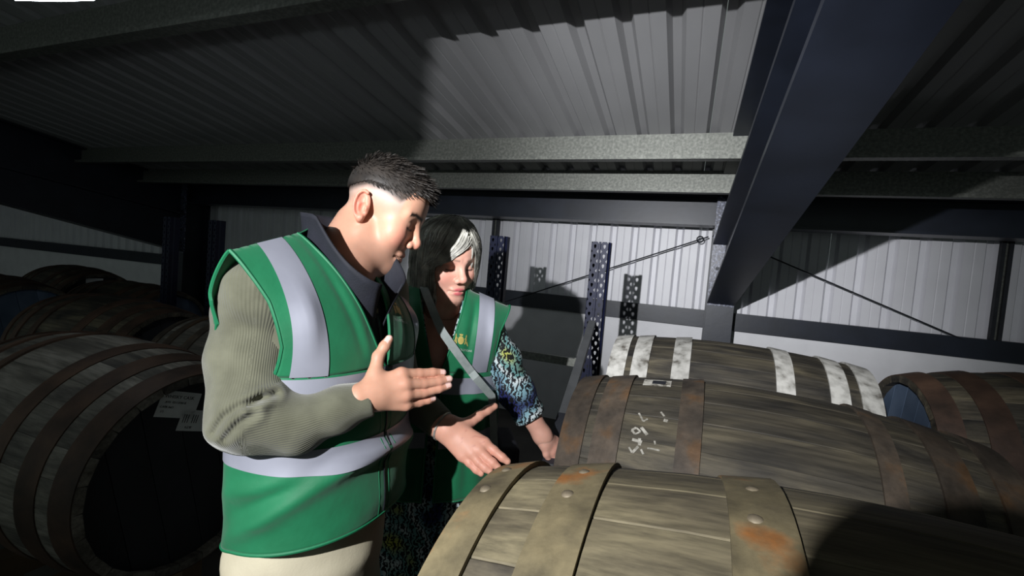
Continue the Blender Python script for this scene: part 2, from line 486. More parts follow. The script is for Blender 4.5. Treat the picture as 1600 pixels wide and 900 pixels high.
# ------------------------------------------------------------------ barrels
NST = 26
def barrel(p, label, wood, hoops, hoop_mats, head_mat, rivets=False, seed=0, cradle=True, spin=0.0, group='whisky barrels lying in rows'):
    xc, yc, zc, L, re, rb, yaw = p
    R = random.Random(seed)
    t = thing('barrel', label, 'barrel', (xc, yc, zc), yaw, group)
    prof = lambda s: rb - (rb - re) * s * s
    # staves: one mesh, shared, turned about the axis
    ns = 12
    da = 2 * math.pi / NST
    cs = [(-.5, -.0016), (-.475, -.0003), (-.16, 0.0), (.16, 0.0), (.475, -.0003), (.5, -.0016), (.47, -.026), (-.47, -.026)]
    V, Fc = [], []
    for i in range(ns + 1):
        s = -1 + 2 * i / ns
        r = prof(s)
        for (u, dr) in cs:
            a = u * da * .998
            V.append((s * L / 2, (r + dr) * math.sin(a), (r + dr) * math.cos(a)))
    k = len(cs)
    for i in range(ns):
        for j in range(k):
            a, b = i * k + j, i * k + (j + 1) % k
            Fc.append((a, b, b + k, a + k))
    Fc.append(tuple(range(k))[::-1]); Fc.append(tuple(ns * k + j for j in range(k)))
    me = mesh('stave', V, [f[::-1] for f in Fc], wood, True, 28)
    for i in range(NST):
        obj('stave', me, t, (0, 0, 0), (spin + i * da, 0, 0))
    # heads, built of boards
    for side in (-1, 1):
        s = side * (1 - .07)
        rh = prof(s) - .024
        nb = 6
        for j in range(nb):
            y0, y1 = -rh + 2 * rh * j / nb + .0012, -rh + 2 * rh * (j + 1) / nb - .0012
            pts = []
            N = 6
            for q in range(N + 1):
                y = y0 + (y1 - y0) * q / N
                pts.append((y, math.sqrt(max(rh * rh - y * y, 0))))
            low = [(y, -z) for y, z in pts][::-1]
            poly = pts + low
            x0 = s * L / 2
            x1 = x0 - side * .022
            n = len(poly)
            V = [(x0, y, z) for y, z in poly] + [(x1, y, z) for y, z in poly]
            F_ = [tuple(range(n)), tuple(range(n, 2 * n))[::-1]] + [(a, (a + 1) % n + 0, (a + 1) % n + n, a + n) for a in range(n)]
            obj('head_board', mesh('head_board', V, F_, head_mat), t, (0, 0, 0), (R.choice([.2, .2]) + spin, 0, 0))
    # hoops
    hm = hoop_mats if isinstance(hoop_mats, (list, tuple)) else [hoop_mats] * len(hoops)
    for (s0, s1), m in zip(hoops, hm):
        NS = 72
        V, Fc = [], []
        sec = []
        for s in (s0, (s0 + s1) / 2, s1):
            lift = .0030 + .0045 * (abs(s1 - s) / abs(s1 - s0) if s0 > 0 else abs(s - s0) / abs(s1 - s0))
            sec.append((s * L / 2, prof(s) + lift))
        for s in (s1, s0):
            sec.append((s * L / 2, prof(s) - .0012))
        for j in range(NS):
            a = 2 * math.pi * j / NS
            for (x, r) in sec:
                V.append((x, r * math.sin(a), r * math.cos(a)))
        k = len(sec)
        for j in range(NS):
            for q in range(k):
                a, b = j * k + q, j * k + (q + 1) % k
                a2, b2 = ((j + 1) % NS) * k + q, ((j + 1) % NS) * k + (q + 1) % k
                Fc.append((a, b, b2, a2))
        h = obj('hoop', mesh('hoop', V, Fc, m, True, 35), t)
        if rivets:
            for (ds, da_) in rivets:
                s = s0 + (s1 - s0) * ds
                r = prof(s) + .003
                rv = MB()
                VV, FF = [(0, 0, .0045)], []
                for ring_r, zz in ((.005, .0038), (.0085, .0016), (.0095, -.001)):
                    for q in range(10):
                        b = 2 * math.pi * q / 10
                        VV.append((ring_r * math.cos(b), ring_r * math.sin(b), zz))
                for q in range(10):
                    FF.append((0, 1 + q, 1 + (q + 1) % 10))
                    for g in (0, 1):
                        FF.append((1 + g * 10 + q, 11 + g * 10 + q, 11 + g * 10 + (q + 1) % 10, 1 + g * 10 + (q + 1) % 10))
                mr = mesh('rivet', VV, FF, 'rivet', True)
                obj('rivet', mr, h, (s * L / 2, -r * math.sin(da_), r * math.cos(da_)), (da_, 0, 0))
    if cradle:
        c = thing('barrel_cradle', 'timber cradle under the ' + label.split(',')[0], 'cradle', (xc, yc, 0), yaw, 'timber barrel cradles')
        for sx in (-.3, .3):
            zb = zc - rb
            x = sx * L / 2
            MB().box((x - .04, -.27, zb - .09), (x + .04, .27, zb - .004)).build('cross_beam', 'timber', c)
            for sy in (-1, 1):
                MB().box((x - .04, sy * .22 - .04, 0), (x + .04, sy * .22 + .04, zb - .09)).build('leg', 'timber', c)
    return t, prof

H6 = [(-1, -.87), (-.76, -.62), (-.42, -.29), (.29, .42), (.62, .76), (.87, 1)]
RV = [(.5, -.20), (.42, .06), (.55, 2.4), (.45, 2.6)]
B1P = (.291, .57, .905, 1.062, .291, .359, -.021)
B2P = (.231, 1.503, .856, 1.05, .285, .340, -.021)
B3P = (.213, 2.190, .911, .972, .299, .334, -.021)
B4P = (1.299, 2.155, .929, .999, .28, .343, .063)
b1, pf1 = barrel(B1P, 'nearest weathered oak barrel at the lower right, with olive rusty hoops', 'wood1',
                 [(-1, -.905), (-.80, -.685), (-.42, -.305), (.305, .42), (.685, .80), (.905, 1)], 'hoop1', 'head_dark', [(.5, -.10), (.42, .11), (.5, 2.4)], 1, spin=.09)
b2, pf2 = barrel(B2P, 'dark oak barrel with white scrawls, behind the nearest barrel', 'wood2',
                 [(-1, -.865), (-.82, -.675), (-.40, -.285), (.44, .53), (.66, .79), (.87, 1)], 'hoop2', 'head_dark', False, 2, spin=.03)
b3, pf3 = barrel(B3P, 'oak barrel with white painted hoops in front of the blue column', 'wood2',
                 [(-1, -.85), (-.80, -.66), (-.47, -.33), (.30, .43), (.66, .79), (.86, 1)], 'hoop_white', 'head_dark', False, 3, spin=.05)
b4, pf4 = barrel(B4P, 'dark barrel with blue-grey head at the right, beyond the white hooped one', 'wood2', H6, 'hoop_dark', 'head_blue', False, 4)
b5, pf5 = barrel((1.47, 1.43, .87, 1.04, .29, .35, -.02), 'barrel whose blue-grey head just shows at the right edge', 'wood2', H6, 'hoop_dark', 'head_blue', False, 5)
BL1P = (-2.008, 1.07, .716, 1.034, .333, .382, -.03)
l1, pfl1 = barrel(BL1P, 'large dim barrel filling the lower left, paper labels on its dark head', 'wood3',
                  [(-1, -.86), (-.74, -.6), (-.4, -.28), (.28, .40), (.60, .74), (.86, 1)], 'hoop_dark', 'head_dark', False, 6)
barrel((-3.387, 1.833, .717, 1.04, .336, .378, .022), 'dim barrel with a black head behind the large left barrel', 'wood2', H6, 'hoop_dark', 'head_dark', False, 7)
barrel((-2.172, 1.86, .711, 1.027, .331, .374, -.014), 'dim barrel just behind the man\'s elbow with pale hoops', 'wood3', H6, 'hoop2', 'head_dark', False, 8)
l4, pfl4 = barrel((-5.75, 2.75, .747, 1.019, .35, .39, -.12), 'far dim barrel with two white labels on its head, at the upper left', 'wood2', H6, 'hoop_dark', 'head_dark', False, 9)
barrel((-4.62, 2.62, .70, 1.03, .333, .376, 0), 'far dim barrel behind the left barrels, left of the dark rack upright', 'wood2', H6, 'hoop_dark', 'head_blue', False, 10)
barrel((-3.10, 2.95, .73, 1.03, .333, .376, 0), 'far brown barrel glimpsed behind the man\'s shoulder', 'wood2', H6, 'hoop_dark', 'head_dark', False, 11)
barrel((-4.85, 1.80, .74, 1.03, .34, .38, 0), 'dim barrel with a bluish head at the left edge', 'wood2', H6, 'hoop_dark', 'head_blue', False, 12)

# marks and labels on the barrels (local barrel coordinates)
def on_barrel(P, prof, s, ang, off=.0015):
    r = prof(s) + off
    return np.array([s * P[3] / 2, -r * math.sin(ang), r * math.cos(ang)])   # ang > 0 leans to the viewer
def patch(t, P, prof, s0, s1, a0, a1, m, name, off=.0015, n=5, parent=None):
    V, Fc = [], []
    for i in range(n + 1):
        for j in range(n + 1):
            V.append(on_barrel(P, prof, s0 + (s1 - s0) * i / n, a0 + (a1 - a0) * j / n, off))
    for i in range(n):
        for j in range(n):
            a = i * (n + 1) + j
            Fc.append((a, a + 1, a + n + 2, a + n + 1))
    return obj(name, mesh(name, V, Fc, m, True), parent or t)
lab = patch(b2, B2P, pf2, -.615, -.46, .02, .20, 'paper_worn', 'paper_label')
patch(b2, B2P, pf2, -.565, -.49, .06, .16, 'ink', 'print', .0026, parent=lab)
def scrawl(t, P, prof, strokes, name='paint_mark'):
    m = MB()
    for st in strokes:
        pts = [on_barrel(P, prof, s, a, .0012) for s, a in st]
        for p, q in zip(pts[:-1], pts[1:]):
            rad = _n(np.array([0, p[1], p[2]]))
            m.bar(p, q, random.uniform(.004, .009), .0016, rad)
    return m.build(name, 'chalk', t)
scrawl(b2, B2P, pf2, [[(-.60, .62), (-.57, .70), (-.55, .67)], [(-.62, .80), (-.60, .77), (-.575, .80), (-.60, .83), (-.62, .80)], [(-.575, .76), (-.54, .82)],
                      [(-.61, .88), (-.56, .89)], [(-.575, .86), (-.57, .92)], [(-.62, .95), (-.60, .99), (-.575, .93)], [(-.56, .95), (-.545, .985)],
                      [(-.50, .86), (-.495, .89)], [(-.53, .93), (-.47, .93)], [(-.49, .58), (-.47, .62)], [(-.47, .66), (-.45, .665)]])
scrawl(b2, B2P, pf2, [[(-.60, 1.16), (-.55, 1.13), (-.46, 1.15), (-.42, 1.2)], [(-.76, 1.10), (-.72, 1.12)]], 'paint_mark')

FONT = None
def text_mesh(s, size, m):
    c = bpy.data.curves.new('txt', 'FONT')
    c.body = s; c.size = size; c.align_x = 'CENTER'; c.align_y = 'CENTER'; c.extrude = .0002; c.resolution_u = 2
    o = bpy.data.objects.new('txt', c); COL.objects.link(o)
    dg_ = bpy.context.evaluated_depsgraph_get()
    me = bpy.data.meshes.new_from_object(o.evaluated_get(dg_))
    bpy.data.objects.remove(o)
    me.materials.clear(); me.materials.append(MT[m])
    return me
def head_label(t, P, side, y, z, w, h, rot, lines):
    """paper sheet lying on a barrel head; rot turns it in the head plane"""
    x = side * (1 - .07) * P[3] / 2 + side * .002
    pl = obj('paper_label', MB().box((-w / 2, -h / 2, -.0004), (w / 2, h / 2, .0004)).mesh('paper_label', 'paper'), t)
    X = Vector((0, side * math.cos(rot), math.sin(rot))); Yv = Vector((0, -side * math.sin(rot), math.cos(rot))); Z = X.cross(Yv)
    pl.matrix_local = Matrix(((X[0], Yv[0], Z[0], x), (X[1], Yv[1], Z[1], y), (X[2], Yv[2], Z[2], z), (0, 0, 0, 1)))
    for (s, size, lx, ly) in lines:
        if s:
            obj('print', text_mesh(s, size, 'ink'), pl, (lx, ly, .0009))
        else:
            obj('print', MB().box((-size / 2, -size / 2, 0), (size / 2, size / 2, .0003)).mesh('print', 'ink'), pl, (lx, ly, .0008))
    return pl
head_label(l1, BL1P, 1, -.045, .235, .13, .085, -.32, [('WHISKY CASK', .015, -.005, .024), ('AYS  05/12/2018', .010, -.012, .006), ('CASK NO', .010, -.036, -.010), ('(1)', .010, -.046, -.024)])
head_label(l1, BL1P, 1, .012, .165, .11, .07, -.32, [('||| |||', .03, -.02, .008), ('|| ||| ||||', .008, -.018, -.022)])
head_label(l4, (0, 0, 0, 1.019), 1, -.04, .27, .13, .07, 0, [])
head_label(l4, (0, 0, 0, 1.019), 1, -.04, .17, .13, .09, 0, [])

# ------------------------------------------------------------------ distance-field modelling for people
def smin(a, b, k):
    h = np.clip(.5 + .5 * (b - a) / k, 0, 1)
    return b + (a - b) * h - k * h * (1 - h)
def smax(a, b, k): return -smin(-a, -b, k)
def ell(P, c, r, R=None):
    q = P - np.array(c)
    if R is not None:
        q = q @ R
    r = np.array(r)
    k0 = np.linalg.norm(q / r, axis=1); k1 = np.linalg.norm(q / (r * r), axis=1) + 1e-9
    return k0 * (k0 - 1) / k1
def sph(P, c, r): return np.linalg.norm(P - np.array(c), axis=1) - r
def cone(P, a, b, r1, r2):
    a, b = np.array(a, float), np.array(b, float)
    ab = b - a
    t = np.clip((P - a) @ ab / (ab @ ab + 1e-12), 0, 1)
    return np.linalg.norm(P - a - t[:, None] * ab, axis=1) - (r1 + (r2 - r1) * t)
def chain(P, pts, rad, k):
    d = None
    for i in range(len(pts) - 1):
        e = cone(P, pts[i], pts[i + 1], rad[i], rad[i + 1])
        d = e if d is None else smin(d, e, k)
    return d

def surface_net(sdf, lo, hi, h):
    lo, hi = np.array(lo, float), np.array(hi, float)
    B = 6
    nb = np.ceil((hi - lo) / (h * B)).astype(int)
    n = nb * B + 1
    D = np.full(n, 1.0, np.float32)
    cx = [lo[i] + h * B * (np.arange(nb[i]) + .5) for i in range(3)]
    G = np.stack(np.meshgrid(*cx, indexing='ij'), -1).reshape(-1, 3)
    dc = sdf(G).reshape(nb)
    act = np.abs(dc) < h * B * 1.35
    # coarse signs
    sg = np.where(dc < 0, -1.0, 1.0).astype(np.float32)
    D[:-1, :-1, :-1] = np.repeat(np.repeat(np.repeat(sg, B, 0), B, 1), B, 2)
    idx = np.argwhere(act)
    off = np.stack(np.meshgrid(*[np.arange(B + 1)] * 3, indexing='ij'), -1).reshape(-1, 3)
    allp = (idx[:, None, :] * B + off[None]).reshape(-1, 3)
    key = np.unique((allp[:, 0] * n[1] + allp[:, 1]) * n[2] + allp[:, 2])
    gi = np.stack([key // (n[1] * n[2]), (key // n[2]) % n[1], key % n[2]], -1)
    out = np.empty(len(key), np.float32)
    for s in range(0, len(key), 200000):
        out[s:s + 200000] = sdf(lo + h * gi[s:s + 200000])
    D.reshape(-1)[key] = out
    S = D < 0
    c = S[:-1, :-1, :-1]
    allc = [S[i:n[0] - 1 + i, j:n[1] - 1 + j, k:n[2] - 1 + k] for i in (0, 1) for j in (0, 1) for k in (0, 1)]
    tot = sum(a.astype(np.int8) for a in allc)
    m = (tot > 0) & (tot < 8)
    cells = np.argwhere(m)
    vid = np.full(m.shape, -1, np.int64); vid[m] = np.arange(len(cells))
    acc = np.zeros((len(cells), 3)); cnt = np.zeros(len(cells))
    corners = [(i, j, k) for i in (0, 1) for j in (0, 1) for k in (0, 1)]
    for a in corners:
        for ax in range(3):
            if a[ax] == 0:
                b = list(a); b[ax] = 1
                pa, pb = cells + a, cells + b
                da, db = D[pa[:, 0], pa[:, 1], pa[:, 2]], D[pb[:, 0], pb[:, 1], pb[:, 2]]
                w = (da < 0) != (db < 0)
                t = np.where(w, da / np.where(w, da - db, 1), 0)
                acc += np.where(w[:, None], np.array(a) + t[:, None] * (np.array(b) - np.array(a)), 0); cnt += w
    V = lo + h * (cells + acc / cnt[:, None])
    Fq = []
    for ax in range(3):
        o1, o2 = (ax + 1) % 3, (ax + 2) % 3
        sl0 = [slice(None)] * 3; sl1 = [slice(None)] * 3
        sl0[ax] = slice(0, -1); sl1[ax] = slice(1, None)
        cr = S[tuple(sl0)] != S[tuple(sl1)]
        e = np.argwhere(cr)
        ok = (e[:, o1] > 0) & (e[:, o2] > 0) & (e[:, o1] < n[o1] - 1) & (e[:, o2] < n[o2] - 1)
        e = e[ok]
        neg = S[e[:, 0], e[:, 1], e[:, 2]]
        def g(d1, d2):
            q = e.copy(); q[:, o1] += d1; q[:, o2] += d2
            return vid[q[:, 0], q[:, 1], q[:, 2]]
        q = np.stack([g(-1, -1), g(0, -1), g(0, 0), g(-1, 0)], -1)
        q[~neg] = q[~neg][:, ::-1]
        Fq.append(q)
    Fq = np.concatenate(Fq)
    Fq = Fq[(Fq >= 0).all(1)]
    return V, Fq

def np_mesh(name, V, Fq, m, smooth=True, col=None, ang=None):
    me = bpy.data.meshes.new(name)
    me.vertices.add(len(V)); me.vertices.foreach_set('co', np.asarray(V, np.float32).ravel())
    me.loops.add(Fq.size); me.loops.foreach_set('vertex_index', Fq.astype(np.int32).ravel())
    me.polygons.add(len(Fq)); me.polygons.foreach_set('loop_start', (np.arange(len(Fq)) * Fq.shape[1]).astype(np.int32))
    me.materials.append(MT[m])
    if smooth:
        me.polygons.foreach_set('use_smooth', np.ones(len(Fq), bool))
    if col is not None:
        a = me.attributes.new('Col', 'FLOAT_COLOR', 'POINT')
        a.data.foreach_set('color', np.concatenate([col, np.ones((len(col), 1))], 1).astype(np.float32).ravel())
    if ang is not None:
        a = me.attributes.new('rib', 'FLOAT', 'POINT')
        a.data.foreach_set('value', ang.astype(np.float32))
    me.update(); me.validate()
    return me

def lin(c): return np.array(srgb(c)[:3])
# ---- cloth and skin materials
def attr_mat(name, rough, spec=.4, sub=0.0):
    m = bpy.data.materials.new(name); m.use_nodes = True
    N, L = m.node_tree.nodes, m.node_tree.links
    p = N['Principled BSDF']; p.inputs['Roughness'].default_value = rough; p.inputs['Specular IOR Level'].default_value = spec
    a = N.new('ShaderNodeAttribute'); a.attribute_name = 'Col'
    nz = N.new('ShaderNodeTexNoise'); nz.inputs['Scale'].default_value = 60; nz.inputs['Detail'].default_value = 3
    mx = N.new('ShaderNodeMix'); mx.data_type = 'RGBA'; mx.blend_type = 'MULTIPLY'
    mr = N.new('ShaderNodeMapRange'); mr.inputs['To Min'].default_value = .88; mr.inputs['To Max'].default_value = 1.06
    tc = N.new('ShaderNodeTexCoord'); L.new(tc.outputs['Object'], nz.inputs['Vector'])
    L.new(nz.outputs['Fac'], mr.inputs['Value']); L.new(a.outputs['Color'], mx.inputs['A']); L.new(mr.outputs[0], mx.inputs['B'])
    mx.inputs['Factor'].default_value = 1.0
    L.new(mx.outputs['Result'], p.inputs['Base Color'])
    if sub:
        p.inputs['Subsurface Weight'].default_value = sub
        p.inputs['Subsurface Radius'].default_value = (.006, .0025, .0015)
        p.inputs['Subsurface Scale'].default_value = 1.0
    return m
MT['skin'] = attr_mat('skin', .5, .35, .25)
MT['vest'] = mat('green_hi_vis_fabric', [(16, 98, 62), (22, 110, 72)], 14, .62, bump=.9, bscale=11, spec=.35, sheen=.15)
MT['vest_edge'] = mat('green_vest_binding', [(20, 104, 68), (26, 114, 76)], 14, .6)
MT['reflect'] = mat('silver_reflective_tape', [(138, 140, 152), (154, 156, 168)], 9, .45, .15, spec=.5)
MT['jacket'] = mat('black_navy_softshell', [(22, 24, 32), (30, 32, 42)], 30, .75, bump=.15, bscale=300)
MT['trouser'] = mat('khaki_cotton', [(178, 170, 146), (196, 188, 164)], 10, .85, bump=.1, bscale=200)
MT['hair_dark'] = mat('dark_brown_hair', [(22, 19, 17), (42, 37, 33)], 40, .6, spec=.3)
MT['hair_grey'] = mat('silver_grey_hair', [(112, 110, 104), (156, 154, 146), (204, 202, 192)], 30, .45, spec=.5)
MT['strap'] = mat('grey_webbing_strap', [(132, 140, 138), (150, 158, 156)], 60, .7)
MT['gold'] = mat('gold_print', [(176, 160, 84), (200, 186, 110)], 60, .5, .2)
MT['white_print'] = mat('white_print', [(226, 232, 228)], rough=.6)
MT['shoe'] = mat('dark_shoe_leather', [(30, 26, 24), (44, 38, 34)], 20, .5)
MT['cord'] = mat('dark_zip', [(24, 26, 30), (40, 42, 48)], 90, .5, .3)
MT['watch'] = mat('pale_wristband', [(150, 148, 140), (180, 178, 170)], 40, .4, .4)
MT['dark_cloth'] = mat('black_cloth', [(20, 20, 22), (28, 28, 30)], 20, .85)

def ribbed(name, cols, n_ribs):
    m = mat(name, cols, 18, .9, spec=.2, sheen=.3)
    N, L = m.node_tree.nodes, m.node_tree.links
    a = N.new('ShaderNodeAttribute'); a.attribute_name = 'rib'
    mu = N.new('ShaderNodeMath'); mu.operation = 'MULTIPLY'; mu.inputs[1].default_value = n_ribs
    si = N.new('ShaderNodeMath'); si.operation = 'SINE'
    bp = N.new('ShaderNodeBump'); bp.inputs['Strength'].default_value = .32; bp.inputs['Distance'].default_value = .0016
    L.new(a.outputs['Fac'], mu.inputs[0]); L.new(mu.outputs[0], si.inputs[0]); L.new(si.outputs[0], bp.inputs['Height'])
    L.new(bp.outputs[0], N['Principled BSDF'].inputs['Normal'])
    return m
MT['sweater'] = ribbed('olive_ribbed_knit', [(80, 80, 66), (102, 102, 86)], 95.0)

def pattern_mat():
    m = bpy.data.materials.new('patterned_blouse'); m.use_nodes = True
    N, L = m.node_tree.nodes, m.node_tree.links
    p = N['Principled BSDF']; p.inputs['Roughness'].default_value = .75
    tc = N.new('ShaderNodeTexCoord')
    w = N.new('ShaderNodeTexWave'); w.inputs['Scale'].default_value = 24; w.inputs['Distortion'].default_value = 9; w.inputs['Detail'].default_value = 2; w.inputs['Detail Scale'].default_value = 3
    L.new(tc.outputs['Object'], w.inputs['Vector'])
    r1 = N.new('ShaderNodeValToRGB'); e = r1.color_ramp.elements
    e[0].position = .42; e[0].color = srgb((16, 18, 26)); e[1].position = .58; e[1].color = srgb((214, 220, 222))
    L.new(w.outputs['Fac'], r1.inputs['Fac'])
    nz = N.new('ShaderNodeTexNoise'); nz.inputs['Scale'].default_value = 9; nz.inputs['Detail'].default_value = 1
    L.new(tc.outputs['Object'], nz.inputs['Vector'])
    r2 = N.new('ShaderNodeValToRGB'); e = r2.color_ramp.elements; r2.color_ramp.interpolation = 'EASE'
    e[0].position = .36; e[0].color = srgb((38, 44, 110)); e[1].position = .72; e[1].color = srgb((206, 200, 84))
    for ps, c in ((.44, (150, 190, 200)), (.52, (232, 236, 236)), (.58, (120, 170, 168))):
        q = e.new(ps); q.color = srgb(c)
    L.new(nz.outputs['Fac'], r2.inputs['Fac'])
    mx = N.new('ShaderNodeMix'); mx.data_type = 'RGBA'; mx.blend_type = 'MULTIPLY'; mx.inputs['Factor'].default_value = 1
    L.new(r1.outputs['Color'], mx.inputs['A']); L.new(r2.outputs['Color'], mx.inputs['B'])
    L.new(mx.outputs['Result'], p.inputs['Base Color'])
    return m
MT['pattern'] = pattern_mat()

# ---- head
class Head:
    """local frame: x out of the face, y to the person's left, z up, origin between the ears"""
    def __init__(s, origin, fwd, up, scale=1.0, female=False, kx=1.0):
        F = _n(fwd); U = np.array(up, float); U = _n(U - F * (U @ F)); Lf = np.cross(U, F)
        s.R = np.stack([F, Lf, U], 1); s.o = np.array(origin, float); s.k = scale; s.female = female; s.K = scale * np.array([kx, 1.0, 1.0])
    def loc(s, P): return (P - s.o) @ s.R / s.K
    def wld(s, q): return s.o + (np.asarray(q, float) * s.K) @ s.R.T
    def sdf(s, P):
        q = s.loc(P)
        qa = q.copy(); qa[:, 1] = np.abs(qa[:, 1])
        f = s.female
        d = ell(q, (.014, 0, .045), (.100, .077, .074))
        d = smin(d, ell(q, (.062, 0, .044), (.056, .064, .062)), .03)
        d = smin(d, ell(q, (.060, 0, -.038), (.054, .058 if not f else .054, .076 if not f else .072)), .03)
        d = smin(d, cone(qa, (.012, .054, -.05), (.088, .018, -.098), .021, .018), .03)
        d = smin(d, sph(q, (.096, 0, -.096 if not f else -.092), .021 if not f else .018), .022)
        d = smin(d, sph(qa, (.080, .040, -.022), .027), .03)
        d = smin(d, cone(qa, (.111, .012, .031), (.092, .050, .029), .009, .008), .014)
        d = smax(d, -sph(qa, (.127, .034, .008), .017), .014)
        d = smin(d, sph(qa, (.0955, .033, .007), .0140), .004)
        # nose
        d = smin(d, cone(q, (.112, 0, .020), (.133, 0, -.019), .0085, .0110), .014)
        d = smin(d, sph(q, (.135, 0, -.022), .0120), .008)
        d = smin(d, sph(qa, (.124, .0135, -.030), .0088), .006)
        d = smax(d, -cone(qa, (.130, .0065, -.041), (.124, .007, -.030), .0034, .002), .003)
        # mouth
        d = smin(d, ell(q, (.1110, 0, -.058), (.0115, .025, .0075)), .009)
        d = smin(d, ell(q, (.1085, 0, -.0715), (.0115, .022, .0080)), .009)
        d = smax(d, -cone(qa, (.1235, 0, -.0648), (.104, .028, -.067), .0022, .0022), .003)
        # ears
        tilt = .25
        c_, s_ = math.cos(tilt), math.sin(tilt)
        e = qa - np.array([-.006, .077, .0])
        e = np.stack([e[:, 0] * c_ + e[:, 2] * s_, e[:, 1] - .25 * np.maximum(-e[:, 0], 0), -e[:, 0] * s_ + e[:, 2] * c_], 1)
        ear = ell(e, (0, .003, 0), (.018, .007, .031))
        # helix rim
        hel = None
        for k in range(9):
            a0, a1 = math.radians(-40 + 230 * k / 9), math.radians(-40 + 230 * (k + 1) / 9)
            P0 = (-.0165 * math.sin(a0 + .2), .010, .029 * math.cos(a0 + .2) + .002); P1 = (-.0165 * math.sin(a1 + .2), .010, .029 * math.cos(a1 + .2) + .002)
            c = cone(e, P0, P1, .0036, .0036)
            hel = c if hel is None else np.minimum(hel, c)
        ear = smin(ear, hel, .003)
        ear = smin(ear, sph(e, (.002, .006, -.027), .0085), .006)
        ear = smax(ear, -ell(e, (.003, .014, -.004), (.0095, .0115, .0145)), .002)
        ear = smax(ear, -ell(e, (-.002, .0135, .014), (.0095, .0085, .011)), .002)
        ear = smin(ear, ell(e, (.011, .006, -.005), (.004, .006, .007)), .003)
        d = smin(d, ear, .005)
        return d * s.K.min()

def hand_sdf(P, H):
    """H: wrist, mcp[4], fingers[4] = list of points after mcp, thumb = list of points, rad scale"""
    k = H.get('k', 1.0)
    w = np.array(H['wrist'])
    d = None
    for i, m in enumerate(H['mcp']):
        ww = w + (np.array(m) - np.mean(H['mcp'], axis=0)) * .45
        e = cone(P, ww, m, .0165 * k, .0125 * k)
        d = e if d is None else smin(d, e, .012)
    if 'arm' in H:
        d = smin(d, cone(P, H['arm'], w, .026 * k, .025 * k), .02)
    th = [np.array(t) for t in H['thumb']]
    d = smin(d, chain(P, [w + (th[0] - w) * .3] + th, [.017 * k, .0145 * k] + [.0108 * k, .0098 * k, .0078 * k][-(len(th) - 1):], .006), .014)
    fin = None
    for i, (m, f) in enumerate(zip(H['mcp'], H['fingers'])):
        sc = (1.0, 1.03, 1.0, .88)[i] * k
        pts = [np.array(m)] + [np.array(x) for x in f]
        rr = [.0105 * sc, .0094 * sc, .0087 * sc, .0072 * sc][:len(pts)]
        if len(pts) == 3: rr = [.0105 * sc, .0094 * sc, .0074 * sc]
        e = chain(P, pts, rr, .004)
        fin = e if fin is None else smin(fin, e, .0012)
    return smin(d, fin, .007)

def hand_template(wrist, fwd, back, side, k=1.0, curl=.35):
    """relaxed hand; fwd along the fingers, back = normal of the back of the hand, side = +1 when the thumb is on back x fwd"""
    f = _n(fwd); b = _n(np.array(back) - f * np.dot(back, f)); t = np.cross(b, f) * side
    w = np.array(wrist, float)
    mcp = [w + k * (f * x + t * y + b * z) for x, y, z in ((.088, .030, 0), (.092, .010, .003), (.088, -.010, .001), (.080, -.028, -.003))]
    fing = []
    for m, ln, sp in zip(mcp, (.075, .083, .077, .06), (.12, .03, -.04, -.14)):
        pts, p, a = [], np.array(m), curl * .5
        for q in (.45, .3, .25):
            d = _n(f * math.cos(a) - b * math.sin(a) + t * sp)
            p = p + d * ln * q * k; pts.append(p); a += curl
        fing.append(pts)
    th = [w + k * (f * .030 + t * .030 - b * .008), w + k * (f * .060 + t * .048 - b * .018), w + k * (f * .090 + t * .054 - b * .026)]
    return dict(wrist=w, mcp=mcp, fingers=fing, thumb=th, k=k)

SKIN_M = (196, 148, 124)
SKIN_W = (208, 158, 140)
def bbox(pts, m): 
    p = np.array(pts); return p.min(0) - m, p.max(0) + m
def hand_pts(H): return [H['wrist']] + list(H['mcp']) + [x for f in H['fingers'] for x in f] + list(H['thumb'])
def join(parts):
    V, Fq, C = [], [], []
    k = 0
    for v, f, c in parts:
        V.append(v); Fq.append(f + k); C.append(c); k += len(v)
    return np.concatenate(V), np.concatenate(Fq), np.concatenate(C)
def hand_part(H, skin, h=.0018):
    lo, hi = bbox(hand_pts(H) + ([H['arm']] if 'arm' in H else []), .04)
    V, Fq = surface_net(lambda P: hand_sdf(P, H), lo, hi, h)
    C = np.tile(lin(skin), (len(V), 1))
    red = lin((206, 128, 110)); nail = lin((236, 196, 186))
    for m, f in zip(H['mcp'], H['fingers']):
        for q in [m] + list(f[:-1]):
            w = np.exp(-(np.linalg.norm(V - q, axis=1) / .012) ** 2)[:, None] * .35
            C = C * (1 - w) + red * w
    if H.get('nails') is not None:
        nb = np.array(H['nails'])
        for f in list(H['fingers']) + [H['thumb']]:
            tip = np.array(f[-1]); dr = _n(tip - np.array(f[-2])); b = _n(nb - dr * (nb @ dr))
            q = V - (tip + dr * .0005); along = q @ dr; up = q @ b; side = np.linalg.norm(q - np.outer(along, dr) - np.outer(up, b), axis=1)
            w = ((along > -.009) & (along < .0065) & (up > .0035) & (side < .0048)).astype(float)[:, None]
            C = C * (1 - w) + nail * w
    return V, Fq, C
def body_part(sdf, lo, hi, h, skin):
    V, Fq = surface_net(sdf, lo, hi, h)
    return V, Fq, np.tile(lin(skin), (len(V), 1))

